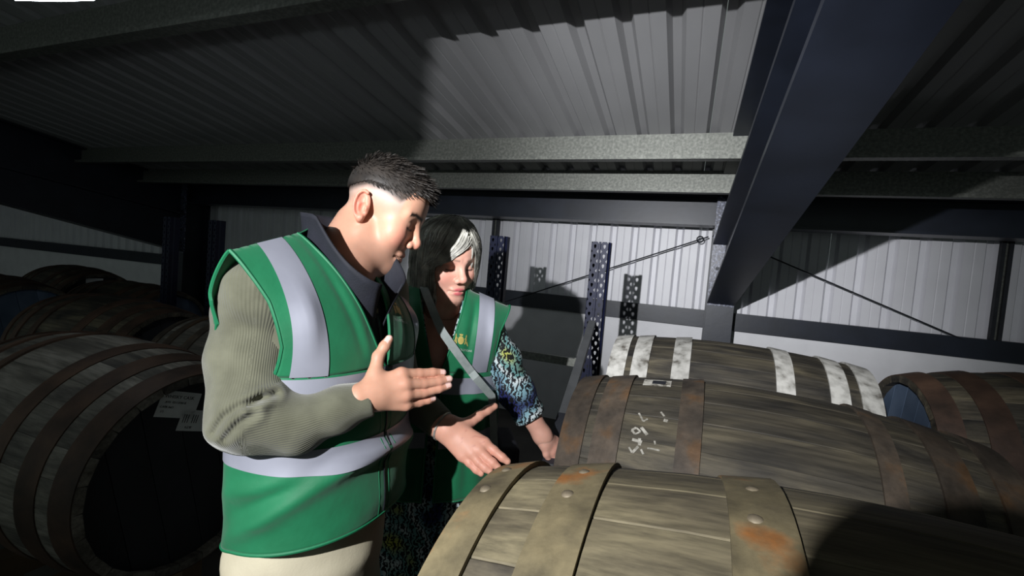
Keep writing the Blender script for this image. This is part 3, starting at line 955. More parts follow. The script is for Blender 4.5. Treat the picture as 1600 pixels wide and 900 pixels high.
def ribbons(name, strands, m, parent, org):
    """strands: list of (points Kx3, width, normal-ish) -> one mesh of thin tapered ribbons"""
    V, Fc = [], []
    for pts, w, nrm in strands:
        k0 = len(V); n = len(pts)
        for i, p in enumerate(pts):
            d = _n(pts[min(i + 1, n - 1)] - pts[max(i - 1, 0)])
            s = np.cross(d, nrm); l = np.linalg.norm(s); s = s / l if l > 1e-6 else np.array([1., 0, 0])
            ww = w * (1 - .75 * (i / (n - 1)) ** 2)
            V.append(p - s * ww / 2); V.append(p + s * ww / 2)
        for i in range(n - 1):
            Fc.append((k0 + 2 * i, k0 + 2 * i + 1, k0 + 2 * i + 3, k0 + 2 * i + 2))
    return obj(name, np_mesh(name, np.array(V) - org, np.array(Fc), m), parent)

# ---- torso garments
class Torso:
    """f = facing (2D), widths a (sideways) and b (fore-aft) by height; l is measured to the person's right"""
    def __init__(s, c, f, zhem, zarm, a, b, top, n=2.3, lean=0.0, p=3.0, q=1.6, dsh=0.0, back=1.0, back_up=1.0):
        s.back_up = back_up
        s.c = np.array(c, float); s.f = _n(list(f)); s.r = np.array([s.f[1], -s.f[0]])
        s.zhem, s.zarm, s.a, s.b, s.top, s.n, s.lean, s.p, s.q, s.dsh, s.back = zhem, zarm, a, b, top, n, lean, p, q, dsh, back
    def pt(s, l, d, z):
        d = d + s.lean * (z - s.zhem)
        xy = s.c + s.r * l + s.f * d
        return np.array([xy[0], xy[1], z])
    def low(s, u, z, off=0.0):
        a, b = s.a(z) + off, s.b(z) + off
        c_, s_ = math.cos(u), math.sin(u)
        if s_ < 0: b = b * (s.back(z) if callable(s.back) else s.back)
        return s.pt(a * math.copysign(abs(c_) ** (2 / s.n), c_), b * math.copysign(abs(s_) ** (2 / s.n), s_), z)
    def up(s, l, t, side, off=0.0):
        zt = s.top(l) + off
        z = s.zarm + (zt - s.zarm) * t
        a = s.a(s.zarm) + off + .05 * t; b = (s.b(s.zarm) + off) * (s.back_up if side < 0 else 1)
        e = max(1e-4, 1 - abs(l / a) ** s.n) ** (1 / s.n)
        e = e * (1 - t) + t * max(e, .55)
        d = side * b * e * max(0.0, 1 - t ** s.p) ** (1 / s.q) + s.dsh * t
        return s.pt(l, d, z)
def grid_mesh(name, fn, nu, nv, m, org, closed_u=False, parent=None, thick=0.0):
    V = []
    for j in range(nv + 1):
        for i in range(nu + (0 if closed_u else 1)):
            V.append(fn(i / nu, j / nv) - org)
    w = nu if closed_u else nu + 1
    Fc = []
    for j in range(nv):
        for i in range(nu):
            a, b = j * w + i, j * w + (i + 1) % w
            Fc.append((a, b, b + w, a + w))
    o = obj(name, np_mesh(name, np.array(V), np.array(Fc), m), parent)
    if thick:
        so = o.modifiers.new('thickness', 'SOLIDIFY'); so.thickness = thick; so.offset = 0
    return o
def merge(name, objs, parent):
    """join several grids of one garment into one mesh object"""
    V, Fq, k = [], [], 0
    for o in objs:
        me = o.data
        v = np.empty(len(me.vertices) * 3, np.float32); me.vertices.foreach_get('co', v)
        f = np.empty(len(me.loops), np.int32); me.loops.foreach_get('vertex_index', f)
        V.append(v.reshape(-1, 3)); Fq.append(f.reshape(-1, 4) + k); k += len(me.vertices)
    th = max([m.thickness for o in objs for m in o.modifiers] + [0])
    mt = objs[0].data.materials[0]
    for o in objs:
        bpy.data.objects.remove(o)
    me = np_mesh(name, np.concatenate(V), np.concatenate(Fq), 'ink'); me.materials.clear(); me.materials.append(mt)
    o = obj(name, me, parent)
    wl = o.modifiers.new('weld', 'WELD'); wl.merge_threshold = .0006
    if th:
        so = o.modifiers.new('thickness', 'SOLIDIFY'); so.thickness = th; so.offset = 0
    return o
def sdf_garment(name, sdf, lo, hi, h, m, parent, org, ang=None):
    V, Fq = surface_net(sdf, lo, hi, h)
    A = ang(V) if ang else None
    return obj(name, np_mesh(name, V - org, Fq, m, ang=A), parent)
def crest(parent, fn, m='gold'):
    """small coat of arms with two supporters, mapped by fn(x, y) -> world point (x right, y up, metres), each piece a part"""
    org = np.array((parent.parent or parent).location)
    sh = MB()
    def addp(pts):
        c = np.mean(pts, axis=0); P = [fn(*q) for q in pts]
        sh.add([fn(*c) - org] + [p - org for p in P], [(0, 1 + i, 1 + (i + 1) % len(P)) for i in range(len(P))])
    addp([(.0085 * math.cos(2 * math.pi * k / 14), .0085 * 1.12 * math.sin(2 * math.pi * k / 14)) for k in range(14)])
    addp([(-.004, .0105), (.004, .0105), (.005, .015), (.0015, .0125), (0, .016), (-.0015, .0125), (-.005, .015)])
    for sx in (-1, 1):
        for pl in ([(.010, -.008), (.013, -.008), (.0165, .003), (.0145, .011), (.0125, .010), (.0125, .003)],
                   [(.0125, .008), (.0165, .010), (.0155, .0155), (.0135, .0145)],
                   [(.0145, -.004), (.020, -.011), (.0218, -.0105), (.0175, .001)],
                   [(.010, .002), (.0125, .005), (.0125, .007), (.0095, .0045)]):
            addp([(sx * x, y) for x, y in pl])
    return sh

def print_on(parent, fn, text, size, m, name='lettering'):
    me = text_mesh(text, size, m)
    org = np.array(parent.location)
    for v in me.vertices:
        v.co = fn(v.co.x, v.co.y) - org
    me.update()
    return me

# ------------------------------------------------------------------ the man in the green vest
def build_man():
    org = np.array([-.705, .77, 0.0])
    Fh = CM @ _n([.88, .44, .05]); Uh = CM @ np.array([.45, -.89, .02])
    tmpH = Head((0, 0, 0), Fh, Uh)
    ear = at(566, 321, .955)
    H = Head(ear - tmpH.R @ np.array([-.006, -.080, 0]), Fh, Uh, kx=.86)
    T = Torso(org[:2], (1, 0), .955, 1.28,
              lambda z: float(np.interp(z, [.88, 1.0, 1.28], [.196, .188, .205])), lambda z: float(np.interp(z, [.88, 1.0, 1.15, 1.28], [.158, .160, .150, .145])),
              lambda l: float(np.interp(l, [-.24, -.10, -.05, .0, .06, .10, .24], [1.395, 1.455, 1.485, 1.52, 1.535, 1.515, 1.472])), dsh=.012,
              back=lambda z: float(np.interp(z, [.95, 1.15, 1.28], [.55, .60, .80])), back_up=.85, p=1.8, q=1.2)
    nb = T.pt(0, .012, 1.45)
    # arms: shoulder, elbow, wrist
    sR, eR, wR = at(418, 446, .86), at(390, 652, .765), at(577, 622, .84)
    sL = T.pt(-.195, -.02, 1.43); eL = T.pt(-.235, .03, 1.16); wL = at(684, 660, 1.11)
    skin = SKIN_M
    HR = dict(wrist=at(584, 616, .842), mcp=[at(627, 584, .862), at(632, 600, .856), at(634, 617, .858), at(634, 632, .866)],
              fingers=[[at(655, 583.5, .885), at(676, 582, .90), at(692, 582, .912)], [at(662, 599.5, .882), at(686, 596, .90), at(702, 592, .912)],
                       [at(662, 613.5, .884), at(686, 607, .90), at(701, 602.5, .912)], [at(655, 629, .888), at(669, 625, .898), at(677, 623, .905)]],
              thumb=[at(586, 585, .85), at(591, 557, .862), at(601, 541, .87), at(608, 529.5, .875)], k=1.0, arm=at(560, 622, .825), nails=CM @ np.array([0, -.35, -1.0]))
    HL = dict(wrist=at(697, 668, 1.098), mcp=[at(757, 692, 1.078), at(748, 702, 1.068), at(736, 708, 1.065), at(722, 712, 1.068)],
              fingers=[[at(772, 704, 1.070), at(785, 715, 1.063), at(793, 721, 1.061)], [at(760, 715, 1.058), at(770, 723, 1.051), at(778, 730, 1.048)],
                       [at(748, 722, 1.055), at(758, 731, 1.048), at(765, 736, 1.045)], [at(733, 723, 1.059), at(744, 734, 1.053), at(752, 740, 1.050)]],
              thumb=[at(728, 664, 1.115), at(748, 650, 1.135), at(762, 641, 1.150), at(773, 635, 1.160)], k=1.11, arm=at(672, 656, 1.113), nails=None)
    # --- skin: head and neck fine, hands fine, rest coarse; one mesh
    neck0 = H.wld((-.012, 0, -.045))
    thr = H.wld((.045, 0, -.085))
    def head_neck(P):
        d = H.sdf(P)
        n = cone(P, neck0, nb, .060, .066)
        n = smin(n, cone(P, thr, nb + np.array([.035, 0, .0]), .030, .045), .03)
        return smin(d, n, .022)
    lo, hi = bbox([H.wld(q) for q in ((-.09, 0, .12), (.15, 0, 0), (0, .1, 0), (0, -.1, 0), (.1, 0, -.12))] + [nb], .05)
    lo[2] = nb[2] - .03
    V, Fq = surface_net(head_neck, lo, hi, .0021)
    q = H.loc(V); ya = np.abs(q[:, 1])
    C = np.tile(lin(skin), (len(V), 1))
    def mixc(w, c):
        nonlocal C
        w = np.clip(w, 0, 1)[:, None]; C = C * (1 - w) + lin(c) * w
    def blob(c, r, sharp=1.0): return np.exp(-(np.linalg.norm((q - np.array(c)) / np.array(r), axis=1)) ** 2)
    def blob2(c, r): 
        qq = q.copy(); qq[:, 1] = ya
        return np.exp(-(np.linalg.norm((qq - np.array(c)) / np.array(r), axis=1)) ** 2)
    mixc(.75 * blob2((.10, .045, -.025), (.03, .022, .024)), (214, 132, 116))             # cheeks
    mixc(.55 * blob((.138, 0, -.024), (.016, .02, .016)), (214, 134, 118))                # nose tip
    mixc(.6 * blob2((-.012, .09, 0), (.03, .02, .04)), (220, 120, 104))                     # ears
    stub = np.clip((-.035 - q[:, 2] + .35 * np.clip(q[:, 0] - .06, -.1, 0)) / .03, 0, 1) * np.clip((q[:, 0] + .0) / .03, 0, 1) * np.clip((.135 + q[:, 2]) / .02, 0, 1)
    mixc(.30 * stub, (128, 104, 92))
    hl = np.interp(q[:, 0], [-.09, -.06, -.02, .03, .07, .09], [.020, .030, .050, .052, .050, .075])   # lower edge of the long hair
    fade = np.clip((q[:, 2] - (hl - .048)) / .04, 0, 1) * (q[:, 0] < .078) * (np.abs(q[:, 1]) < .082)
    mixc(.62 * fade, (150, 146, 142))
    mixc(np.clip((q[:, 2] - hl + .012) / .012, 0, 1) * (q[:, 0] < .085 + .0 * q[:, 2]) * .9, (40, 34, 30))
    lipm = (np.maximum(blob((.122, 0, -.0585), (.016, .020, .0058)), blob((.120, 0, -.0715), (.016, .018, .0065))))
    mixc(np.clip((lipm - .35) * 3, 0, 1) * .8, (184, 108, 100))
    # eyebrow and lash line
    br = np.exp(-((q[:, 2] - (.0335 + .10 * (ya - .03) * (ya < .045) - .25 * np.maximum(ya - .045, 0))) / .0048) ** 2) * ((ya > .010) & (ya < .056) & (q[:, 0] > .085))
    mixc(br * 1.2, (34, 27, 23))
    ls = np.exp(-((q[:, 2] - (-.0005 + 6 * (ya - .033) ** 2)) / .0022) ** 2) * ((ya > .019) & (ya < .048) & (q[:, 0] > .095))
    mixc(ls * 1.3, (36, 28, 25))
    parts = [(V, Fq, C)]
    pl = hand_part(HL, skin)
    Cp = pl[2]
    vd = _n(HL['mcp'][1] - CAM)
    for cr in ([(758, 684), (742, 681), (722, 690), (712, 702)], [(757, 690), (742, 696), (724, 705)], [(728, 672), (722, 684), (716, 696)]):
        pts = [at(x, y, 1.06) for x, y in cr]
        dist = np.full(len(pl[0]), 1.0)
        for s0, s1 in zip(pts[:-1], pts[1:]):
            ab = s1 - s0; rel = pl[0] - s0; rel = rel - np.outer(rel @ vd, vd)
            t_ = np.clip(rel @ ab / (ab @ ab), 0, 1)
            dist = np.minimum(dist, np.linalg.norm(rel - t_[:, None] * ab, axis=1))
        w_ = (.5 * np.exp(-(dist / .0016) ** 2))[:, None]
        Cp[:] = Cp * (1 - w_) + lin((150, 84, 74)) * w_
    Cp[:] = Cp * .8 + lin((226, 156, 146)) * .2
    parts += [hand_part(HR, skin), pl]
    hipc = T.pt(0, -.01, .90)
    def coarse(P):
        d = chain(P, [T.pt(0, .0, 1.40), T.pt(0, -.02, 1.25), T.pt(0, -.01, 1.05), hipc], [.03, .10, .105, .11], .08)
        for sgn, s0, e0, w0 in ((1, sR, eR, wR), (-1, sL, eL, wL)):
            d = smin(d, cone(P, T.pt(.09 * sgn, -.01, 1.41), s0, .035, .035), .04)
            d = smin(d, chain(P, [s0, e0, w0], [.040, .032, .020], .02), .02)
            kn, an = T.pt(.10 * sgn, .02, .50), T.pt(.11 * sgn, -.03, .08)
            d = smin(d, chain(P, [T.pt(.09 * sgn, -.01, .88), kn, an], [.085, .056, .04], .03), .03)
            d = smin(d, cone(P, an - np.array([.02, 0, .04]), an + np.array([.16, 0, -.045]), .035, .03), .02)
        return d
    parts.append(body_part(coarse, np.array([-1.1, .35, -.01]), np.array([-.4, 1.15, 1.55]), .012, skin))
    V, Fq, C = join(parts)
    man = obj('person', np_mesh('person', V - org, Fq, 'skin', col=C))
    man.location = org
    tag(man, 'young man in a green hi-vis vest over an olive sweater, both hands out', 'person', 'visitors in green vests')
    # --- hair: cap plus strands
    def cap(P):
        q = H.loc(P)
        d = ell(q, (.011, 0, .052), (.109, .083, .083))
        d = smin(d, ell(q, (.070, 0, .070), (.050, .058, .046)), .03)
        hl = np.interp(q[:, 0], [-.09, -.06, -.02, .03, .07, .09], [.018, .030, .050, .054, .056, .078])
        d = smax(d, hl - q[:, 2] + .002 * np.sin(q[:, 0] * 700), .006)
        return d + .003
    lo, hi = bbox([H.wld(p) for p in ((-.1, 0, .05), (.13, 0, .08), (0, .1, .08), (0, -.1, .08), (0, 0, .15))], .02)
    hair = sdf_garment('hair', cap, lo, hi, .003, 'hair_dark', man, org)
    R = np.random.default_rng(3)
    st = []
    for k in range(7000):
        dv = _n(R.normal(size=3)); dv[2] = abs(dv[2])
        c0, r0 = ((.011, 0, .052), (.107, .081, .081)) if R.random() < .75 else ((.070, 0, .070), (.050, .058, .046))
        p = np.array(c0) + dv * np.array(r0)
        x, y, z = p
        if cap(H.wld(p)[None])[0] < -.006: continue
        if z < np.interp(x, [-.09, -.06, -.02, .03, .07, .09], [.018, .030, .050, .054, .058, .080]): continue
        nrm = _n(dv / np.array(r0))
        p = p - nrm * .004
        side = np.clip((z - .05) / .06, 0, 1)
        L_ = R.uniform(.018, .036) * (.4 + .6 * side) * (1.1 if x > .03 else .75)
        dr = _n(np.array([.75 - 5 * max(0, .02 - x), R.normal(0, .3) * side, .25 - .6 * (1 - side)]) + nrm * R.uniform(.2, .8) * (.35 + .65 * side))
        pts = []
        for i in range(5):
            pts.append(H.wld(p)); dr = _n(dr + np.array([.08, 0, -.10])); p = p + dr * L_ / 4
        st.append((pts, R.uniform(.0014, .0026), _n(H.R @ nrm + R.normal(0, .5, 3))))
    sh_ = ribbons('hair_strands', st, 'hair_dark', hair, org)
    sh_['kind'] = 'stuff'
    # --- jacket body and collar
    J = T
    jk = [grid_mesh('j', lambda u, v: J.low(2 * math.pi * u, .965 + (1.28 - .965) * v, -.018), 48, 10, 'sweater', org, True)]
    for side in (1, -1):
        for sg in (1, -1):
            jk.append(grid_mesh('j', lambda u, v, side=side, sg=sg: J.up(sg * (.0 + u * .19), v, side, -.018), 14, 14, 'sweater', org))
    merge('sweater_body', jk, man)
    jk = []
    for sg in (1, -1):
        jk.append(grid_mesh('j', lambda u, v, sg=sg: J.up(sg * u * .112, v, 1, -.004), 12, 16, 'jacket', org))
        jk.append(grid_mesh('j', lambda u, v, sg=sg: J.up(sg * u * .112, v, -1, -.004), 12, 16, 'jacket', org))
    jk.append(grid_mesh('j', lambda u, v: J.low(math.pi * (.2 + .6 * u), 1.20 + .08 * v, -.004), 20, 3, 'jacket', org))
    jacket = merge('jacket', jk, man)
    # stand-up collar, open at the front; phi 0 = front, to the person's right first
    cc = T.pt(0, .034, 0)[:2]
    def collar(u, v, sg):
        ph = math.radians(8 + 172 * u)
        fr = max(0.0, math.cos(ph)); bk = max(0.0, -math.cos(ph))
        r0 = .082 + .012 * fr; r1 = .092 + .030 * fr ** 1.5 - .004 * bk
        z0 = 1.500 - .150 * fr ** 1.2 + .012 * bk; z1 = 1.568 - .125 * fr ** 1.1 + .008 * bk
        open_ = .018 * fr ** 2 * v
        rr = r0 + (r1 - r0) * v ** 1.4; z = z0 + (z1 - z0) * v
        xy = cc + T.f * (rr * 1.02 * math.cos(ph)) + T.r * sg * (rr * .98 * math.sin(ph) + open_)
        return np.array([xy[0], xy[1], z])
    cl = [grid_mesh('c', lambda u, v, sg=sg: collar(u, v, sg), 26, 8, 'jacket', org, thick=.004) for sg in (1, -1)]
    merge('jacket_collar', cl, man)
    zp = MB()
    zl = [T.up(.0, t, 1, -.002) - org for t in np.linspace(0, .62, 9)]
    zp.tube(zl, .003, 6)
    zz = zp.build('jacket_zip', 'cord', man)
    zt = zl[6]
    MB().box(zt + np.array([.002, -.004, -.03]), zt + np.array([.006, .004, .0])).build('zip_pull', 'rivet', man)
    # --- sweater sleeves (olive, ribbed)
    creases = [[(336, 676), (352, 652), (378, 634), (408, 624)], [(352, 684), (372, 662), (398, 646)], [(392, 634), (410, 622), (430, 616)]]
    cr3 = [[at(x, y, .765 - .060 + .0004 * (x - 336)) for x, y in c] for c in creases]
    vdir = _n(eR - CAM)
    def slv_r(P):
        d = chain(P, [T.pt(.10, .01, 1.40), T.pt(.165, .005, 1.412), at(402, 474, .848), at(391, 560, .812), eR + np.array([0, 0, .01])], [.070, .066, .065, .064, .058], .03)
        d = smin(d, chain(P, [eR, at(460, 662, .79), at(525, 640, .818), at(573, 624, .838)], [.056, .049, .040, .034], .02), .035)
        d = d - .0016 * np.sin(P[:, 2] * 95 + P[:, 0] * 40) * np.sin(P[:, 0] * 60 + 1) 
        for c in cr3:
            a_, dn = np.array(c[:-1]), np.array(c[1:])
            best = np.full(len(P), 1.0)
            for s0, s1 in zip(a_, dn):
                m_ = np.cross(s1 - s0, vdir); m_ = m_ / np.linalg.norm(m_)
                ab = s1 - s0; ab = ab - vdir * (ab @ vdir); rel = P - s0
                t_ = np.clip(rel @ ab / (ab @ ab), 0, 1)
                w_ = rel - t_[:, None] * ab; w_ = w_ - np.outer(w_ @ vdir, vdir)
                best = np.minimum(best, np.linalg.norm(w_, axis=1))
            front = np.clip(((eR - P) @ vdir + .01) / .02, 0, 1)
            d = d + front * (.0062 * np.exp(-(best / .0055) ** 2) - .0035 * np.exp(-((best - .013) / .007) ** 2))
        end = np.array(at(577, 622, .842)); dr = _n(end - at(525, 640, .818))
        return smax(d, (P - end) @ dr, .004)
    plane_n = _n(np.cross(eR - sR, wR - eR))
    def rib_ang(V, s0, e0, w0):
        n = _n(np.cross(e0 - s0, w0 - e0))
        a1, a2 = _n(e0 - s0), _n(w0 - e0)
        t1 = np.clip((V - s0) @ (e0 - s0) / ((e0 - s0) @ (e0 - s0)), 0, 1); t2 = np.clip((V - e0) @ (w0 - e0) / ((w0 - e0) @ (w0 - e0)), 0, 1)
        p1 = V - (s0 + t1[:, None] * (e0 - s0)); p2 = V - (e0 + t2[:, None] * (w0 - e0))
        use2 = np.linalg.norm(p2, axis=1) < np.linalg.norm(p1, axis=1)
        b1, b2 = np.cross(n, a1), np.cross(n, a2)
        return np.where(use2, np.arctan2(p2 @ b2, p2 @ n * -1), np.arctan2(p1 @ b1, p1 @ n * -1))
    lo, hi = bbox([sR, eR, wR, T.pt(.10, .01, 1.40)], .085)
    pn = 1 if (plane_n @ (CM @ np.array([0, 0, -1]))) > 0 else -1
    sweater = sdf_garment('sweater_sleeve', slv_r, lo, hi, .0034, 'sweater', man, org, ang=lambda V: rib_ang(V, sR, eR, wR) if pn < 0 else -rib_ang(V, sR, eR, wR))
    def slv_l(P):
        d = chain(P, [T.pt(-.10, .01, 1.40), T.pt(-.16, .005, 1.41), eL], [.066, .064, .056], .03)
        d = smin(d, chain(P, [eL, at(690, 664, 1.105)], [.054, .037], .02), .03)
        return smax(d, (P - at(689, 662, 1.105)) @ _n(at(697, 668, 1.098) - eL), .004)
    lo, hi = bbox([sL, eL, wL, T.pt(-.10, .01, 1.40)], .085)
    sdf_garment('sweater_sleeve', slv_l, lo, hi, .0045, 'sweater', man, org, ang=lambda V: rib_ang(V, sL, eL, wL))
    wb = []
    ax = _n(at(706, 673, 1.093) - at(690, 664, 1.105)); s1 = _n(np.cross(ax, (0, 0, 1))); s2 = np.cross(ax, s1)
    for k in range(17):
        a = 2 * math.pi * k / 16
        wb.append(at(692, 666, 1.102) - org + .034 * (math.cos(a) * s1 + math.sin(a) * s2))
    MB().tube(wb, .0028, 6, cap=False).build('wristband', 'watch', man)
    # --- vest
    def fold(l, d, z):
        fr_ = 1 / (1 + math.exp(-(d + .03) * 60))
        f = .011 * math.exp(-((z - (.985 + .72 * d)) / .020) ** 2) * fr_ - .006 * math.exp(-((z - (1.025 + .62 * d)) / .018) ** 2) * fr_
        f += .007 * math.exp(-((z - (1.065 + .25 * d)) / .016) ** 2) * fr_
        f += .005 * math.sin(24 * l + 22 * z + 10 * d) * math.sin(13 * z - 8 * d) * (.25 + .75 * fr_)
        return f
    def vlow(u, v, off=.010):
        z = T.zhem + (T.zarm - T.zhem) * v
        c_, s_ = math.cos(2 * math.pi * u), math.sin(2 * math.pi * u)
        base = T.low(2 * math.pi * u, z, 0)
        f = fold(.2 * c_, .16 * s_, z) * min(1, 4 * v + .3) * min(1.0, (1.0 - v) * 5 + .15)
        zz = z + (.020 * max(0, s_) - .02 * max(0, -s_)) * (1 - v)
        return T.low(2 * math.pi * u, zz, off + f)
    grids = [grid_mesh('v', lambda u, v: vlow(u, v), 120, 46, 'vest', org, True, thick=.0022)]
    l_in = lambda t, side, sg=1: (.004 + (.104 * t ** .72 if sg > 0 else .062 * t ** 1.4)) if side > 0 else (.0 + .075 * max(0, t - .93) / .07)
    l_out = lambda t, side: float(np.interp(t, [0, .25, .6, 1], [.198, .198, .212, .243])) if side > 0 else float(np.interp(t, [0, .3, .6, 1], [.195, .225, .245, .243]))
    def fold_up(l, t, side):
        if side < 0: return .006 * math.sin(20 * l) * math.sin(3 * t)
        w = math.sin(math.pi * min(1, t * 1.1))
        f = .010 * math.exp(-((abs(l) - (.045 + .075 * t)) / .010) ** 2) * t * (1.1 - t * .6)
        f -= .010 * math.exp(-((abs(l) - (.062 + .055 * t)) / .009) ** 2) * t
        f += .010 * math.exp(-((abs(l) - .165) / .016) ** 2 - ((t - .45) / .22) ** 2)
        return f
    def vup(l, t, side, off=.010):
        blend = min(1.0, t * 6)
        return T.up(l, t, side, off + .006 * t + fold_up(l, t, side) * blend * (1 - t ** 6))
    for side in (1, -1):
        for sg in (1, -1):
            grids.append(grid_mesh('v', lambda u, v, side=side, sg=sg: vup(sg * (l_in(v, side, sg) + u * (l_out(v, side) - l_in(v, side, sg))), v, side), 40, 40, 'vest', org, thick=.0022))
    vest = merge('hi_vis_vest', grids, man)
    # reflective tape
    def band(u0, u1, z0, z1):
        v0, v1 = (z0 - T.zhem) / (T.zarm - T.zhem), (z1 - T.zhem) / (T.zarm - T.zhem)
        tl = lambda u: .055 * (1 - math.sin(2 * math.pi * (u0 + u * (u1 - u0)))) * (1 if z0 < 1.2 else 0)
        return grid_mesh('reflective_stripe', lambda u, v: vlow(u0 + u * (u1 - u0), v0 + tl(u) + v * (v1 - v0), .0128), 130, 4, 'reflect', org, parent=vest)
    band(.252, 1.248, 1.228, 1.276)
    band(.252, 1.248, 1.090, 1.136)
    for sg in (1, -1):
        grid_mesh('reflective_stripe', lambda u, v, sg=sg: vup(sg * (.136 + .050 * u + .010 * v), v * .995, 1, .0130), 6, 44, 'reflect', org, parent=vest)
        grid_mesh('reflective_stripe', lambda u, v, sg=sg: vup(sg * (.136 + .050 * u + .010 * v), v * .995, -1, .0130), 6, 30, 'reflect', org, parent=vest)
    # binding along armholes, neck and hem
    def edge(fn, n=36, r=.0032):
        return MB().tube([fn(i / n) - org for i in range(n + 1)], r, 6).build('vest_binding', 'vest_edge', vest)
    for sg in (1, -1):
        for side in (1, -1):
            edge(lambda t, sg=sg, side=side: vup(sg * l_out(t, side), t, side))
        edge(lambda t, sg=sg: vup(sg * l_in(t, 1, sg), t, 1))
    edge(lambda t: vlow(t, 0.0), 90)
    # front zip placket
    MB().tube([vlow(.25, v, .012) - org for v in np.linspace(.02, 1, 16)], .0016, 6).build('vest_zip', 'cord', vest)
    for du in (-.008, .008):
        MB().tube([vlow(.25 + du, v, .0100) - org for v in np.linspace(.0, 1, 16)], .0020, 6).build('vest_binding', 'vest_edge', vest)
    MB().box(vlow(.25, .97, .016) - org - .008, vlow(.25, .97, .016) - org + np.array([.006, .006, .008])).build('zip_slider', 'cord', vest)
    # print on the left chest
    def chest(x, y):     # x right in the picture, y up
        t = .50 + y / .20
        return vup(-(.072 + x * .92), t, 1, .0128)
    crest(vest, lambda x, y: chest(x, y)).build('crest_print', 'gold', vest)
    me = print_on(man, lambda x, y: chest(x, y - .022), 'WHISKY SOLUTIONS', .0072, 'white_print')
    obj('lettering_print', me, vest)
    # --- trousers
    def tro(P):
        d = chain(P, [T.pt(0, -.01, .98), T.pt(0, -.01, .88)], [.150, .155], .03)
        q = P.copy()
        for sgn in (1, -1):
            d = smin(d, chain(P, [T.pt(.085 * sgn, -.01, .88), T.pt(.10 * sgn, .02, .50), T.pt(.11 * sgn, -.02, .09)], [.098, .082, .072], .03), .03)
        d = d - .003 * np.sin(P[:, 2] * 60 + P[:, 0] * 30) * np.sin(P[:, 1] * 40)
        d = smax(d, P[:, 2] - .985, .006)
        return smax(d, .075 - P[:, 2], .006)
    tr = sdf_garment('trousers', tro, (-1.0, .45, .02), (-.4, 1.1, 1.03), .009, 'trouser', man, org)
    for sgn in (1, -1):
        a = T.pt(.11 * sgn, -.03, 0)
        def shoe(P, a=a):
            d = cone(P, a + np.array([-.04, 0, .045]), a + np.array([.15, 0, .035]), .042, .036)
            d = smin(d, cone(P, a + np.array([-.01, 0, .05]), a + np.array([0, 0, .10]), .04, .045), .03)
            return smax(d, .001 - P[:, 2], .004)
        sdf_garment('shoe', shoe, a - np.array([.12, .08, .0]) , a + np.array([.24, .08, .17]), .006, 'shoe', man, org)
    return man
build_man()

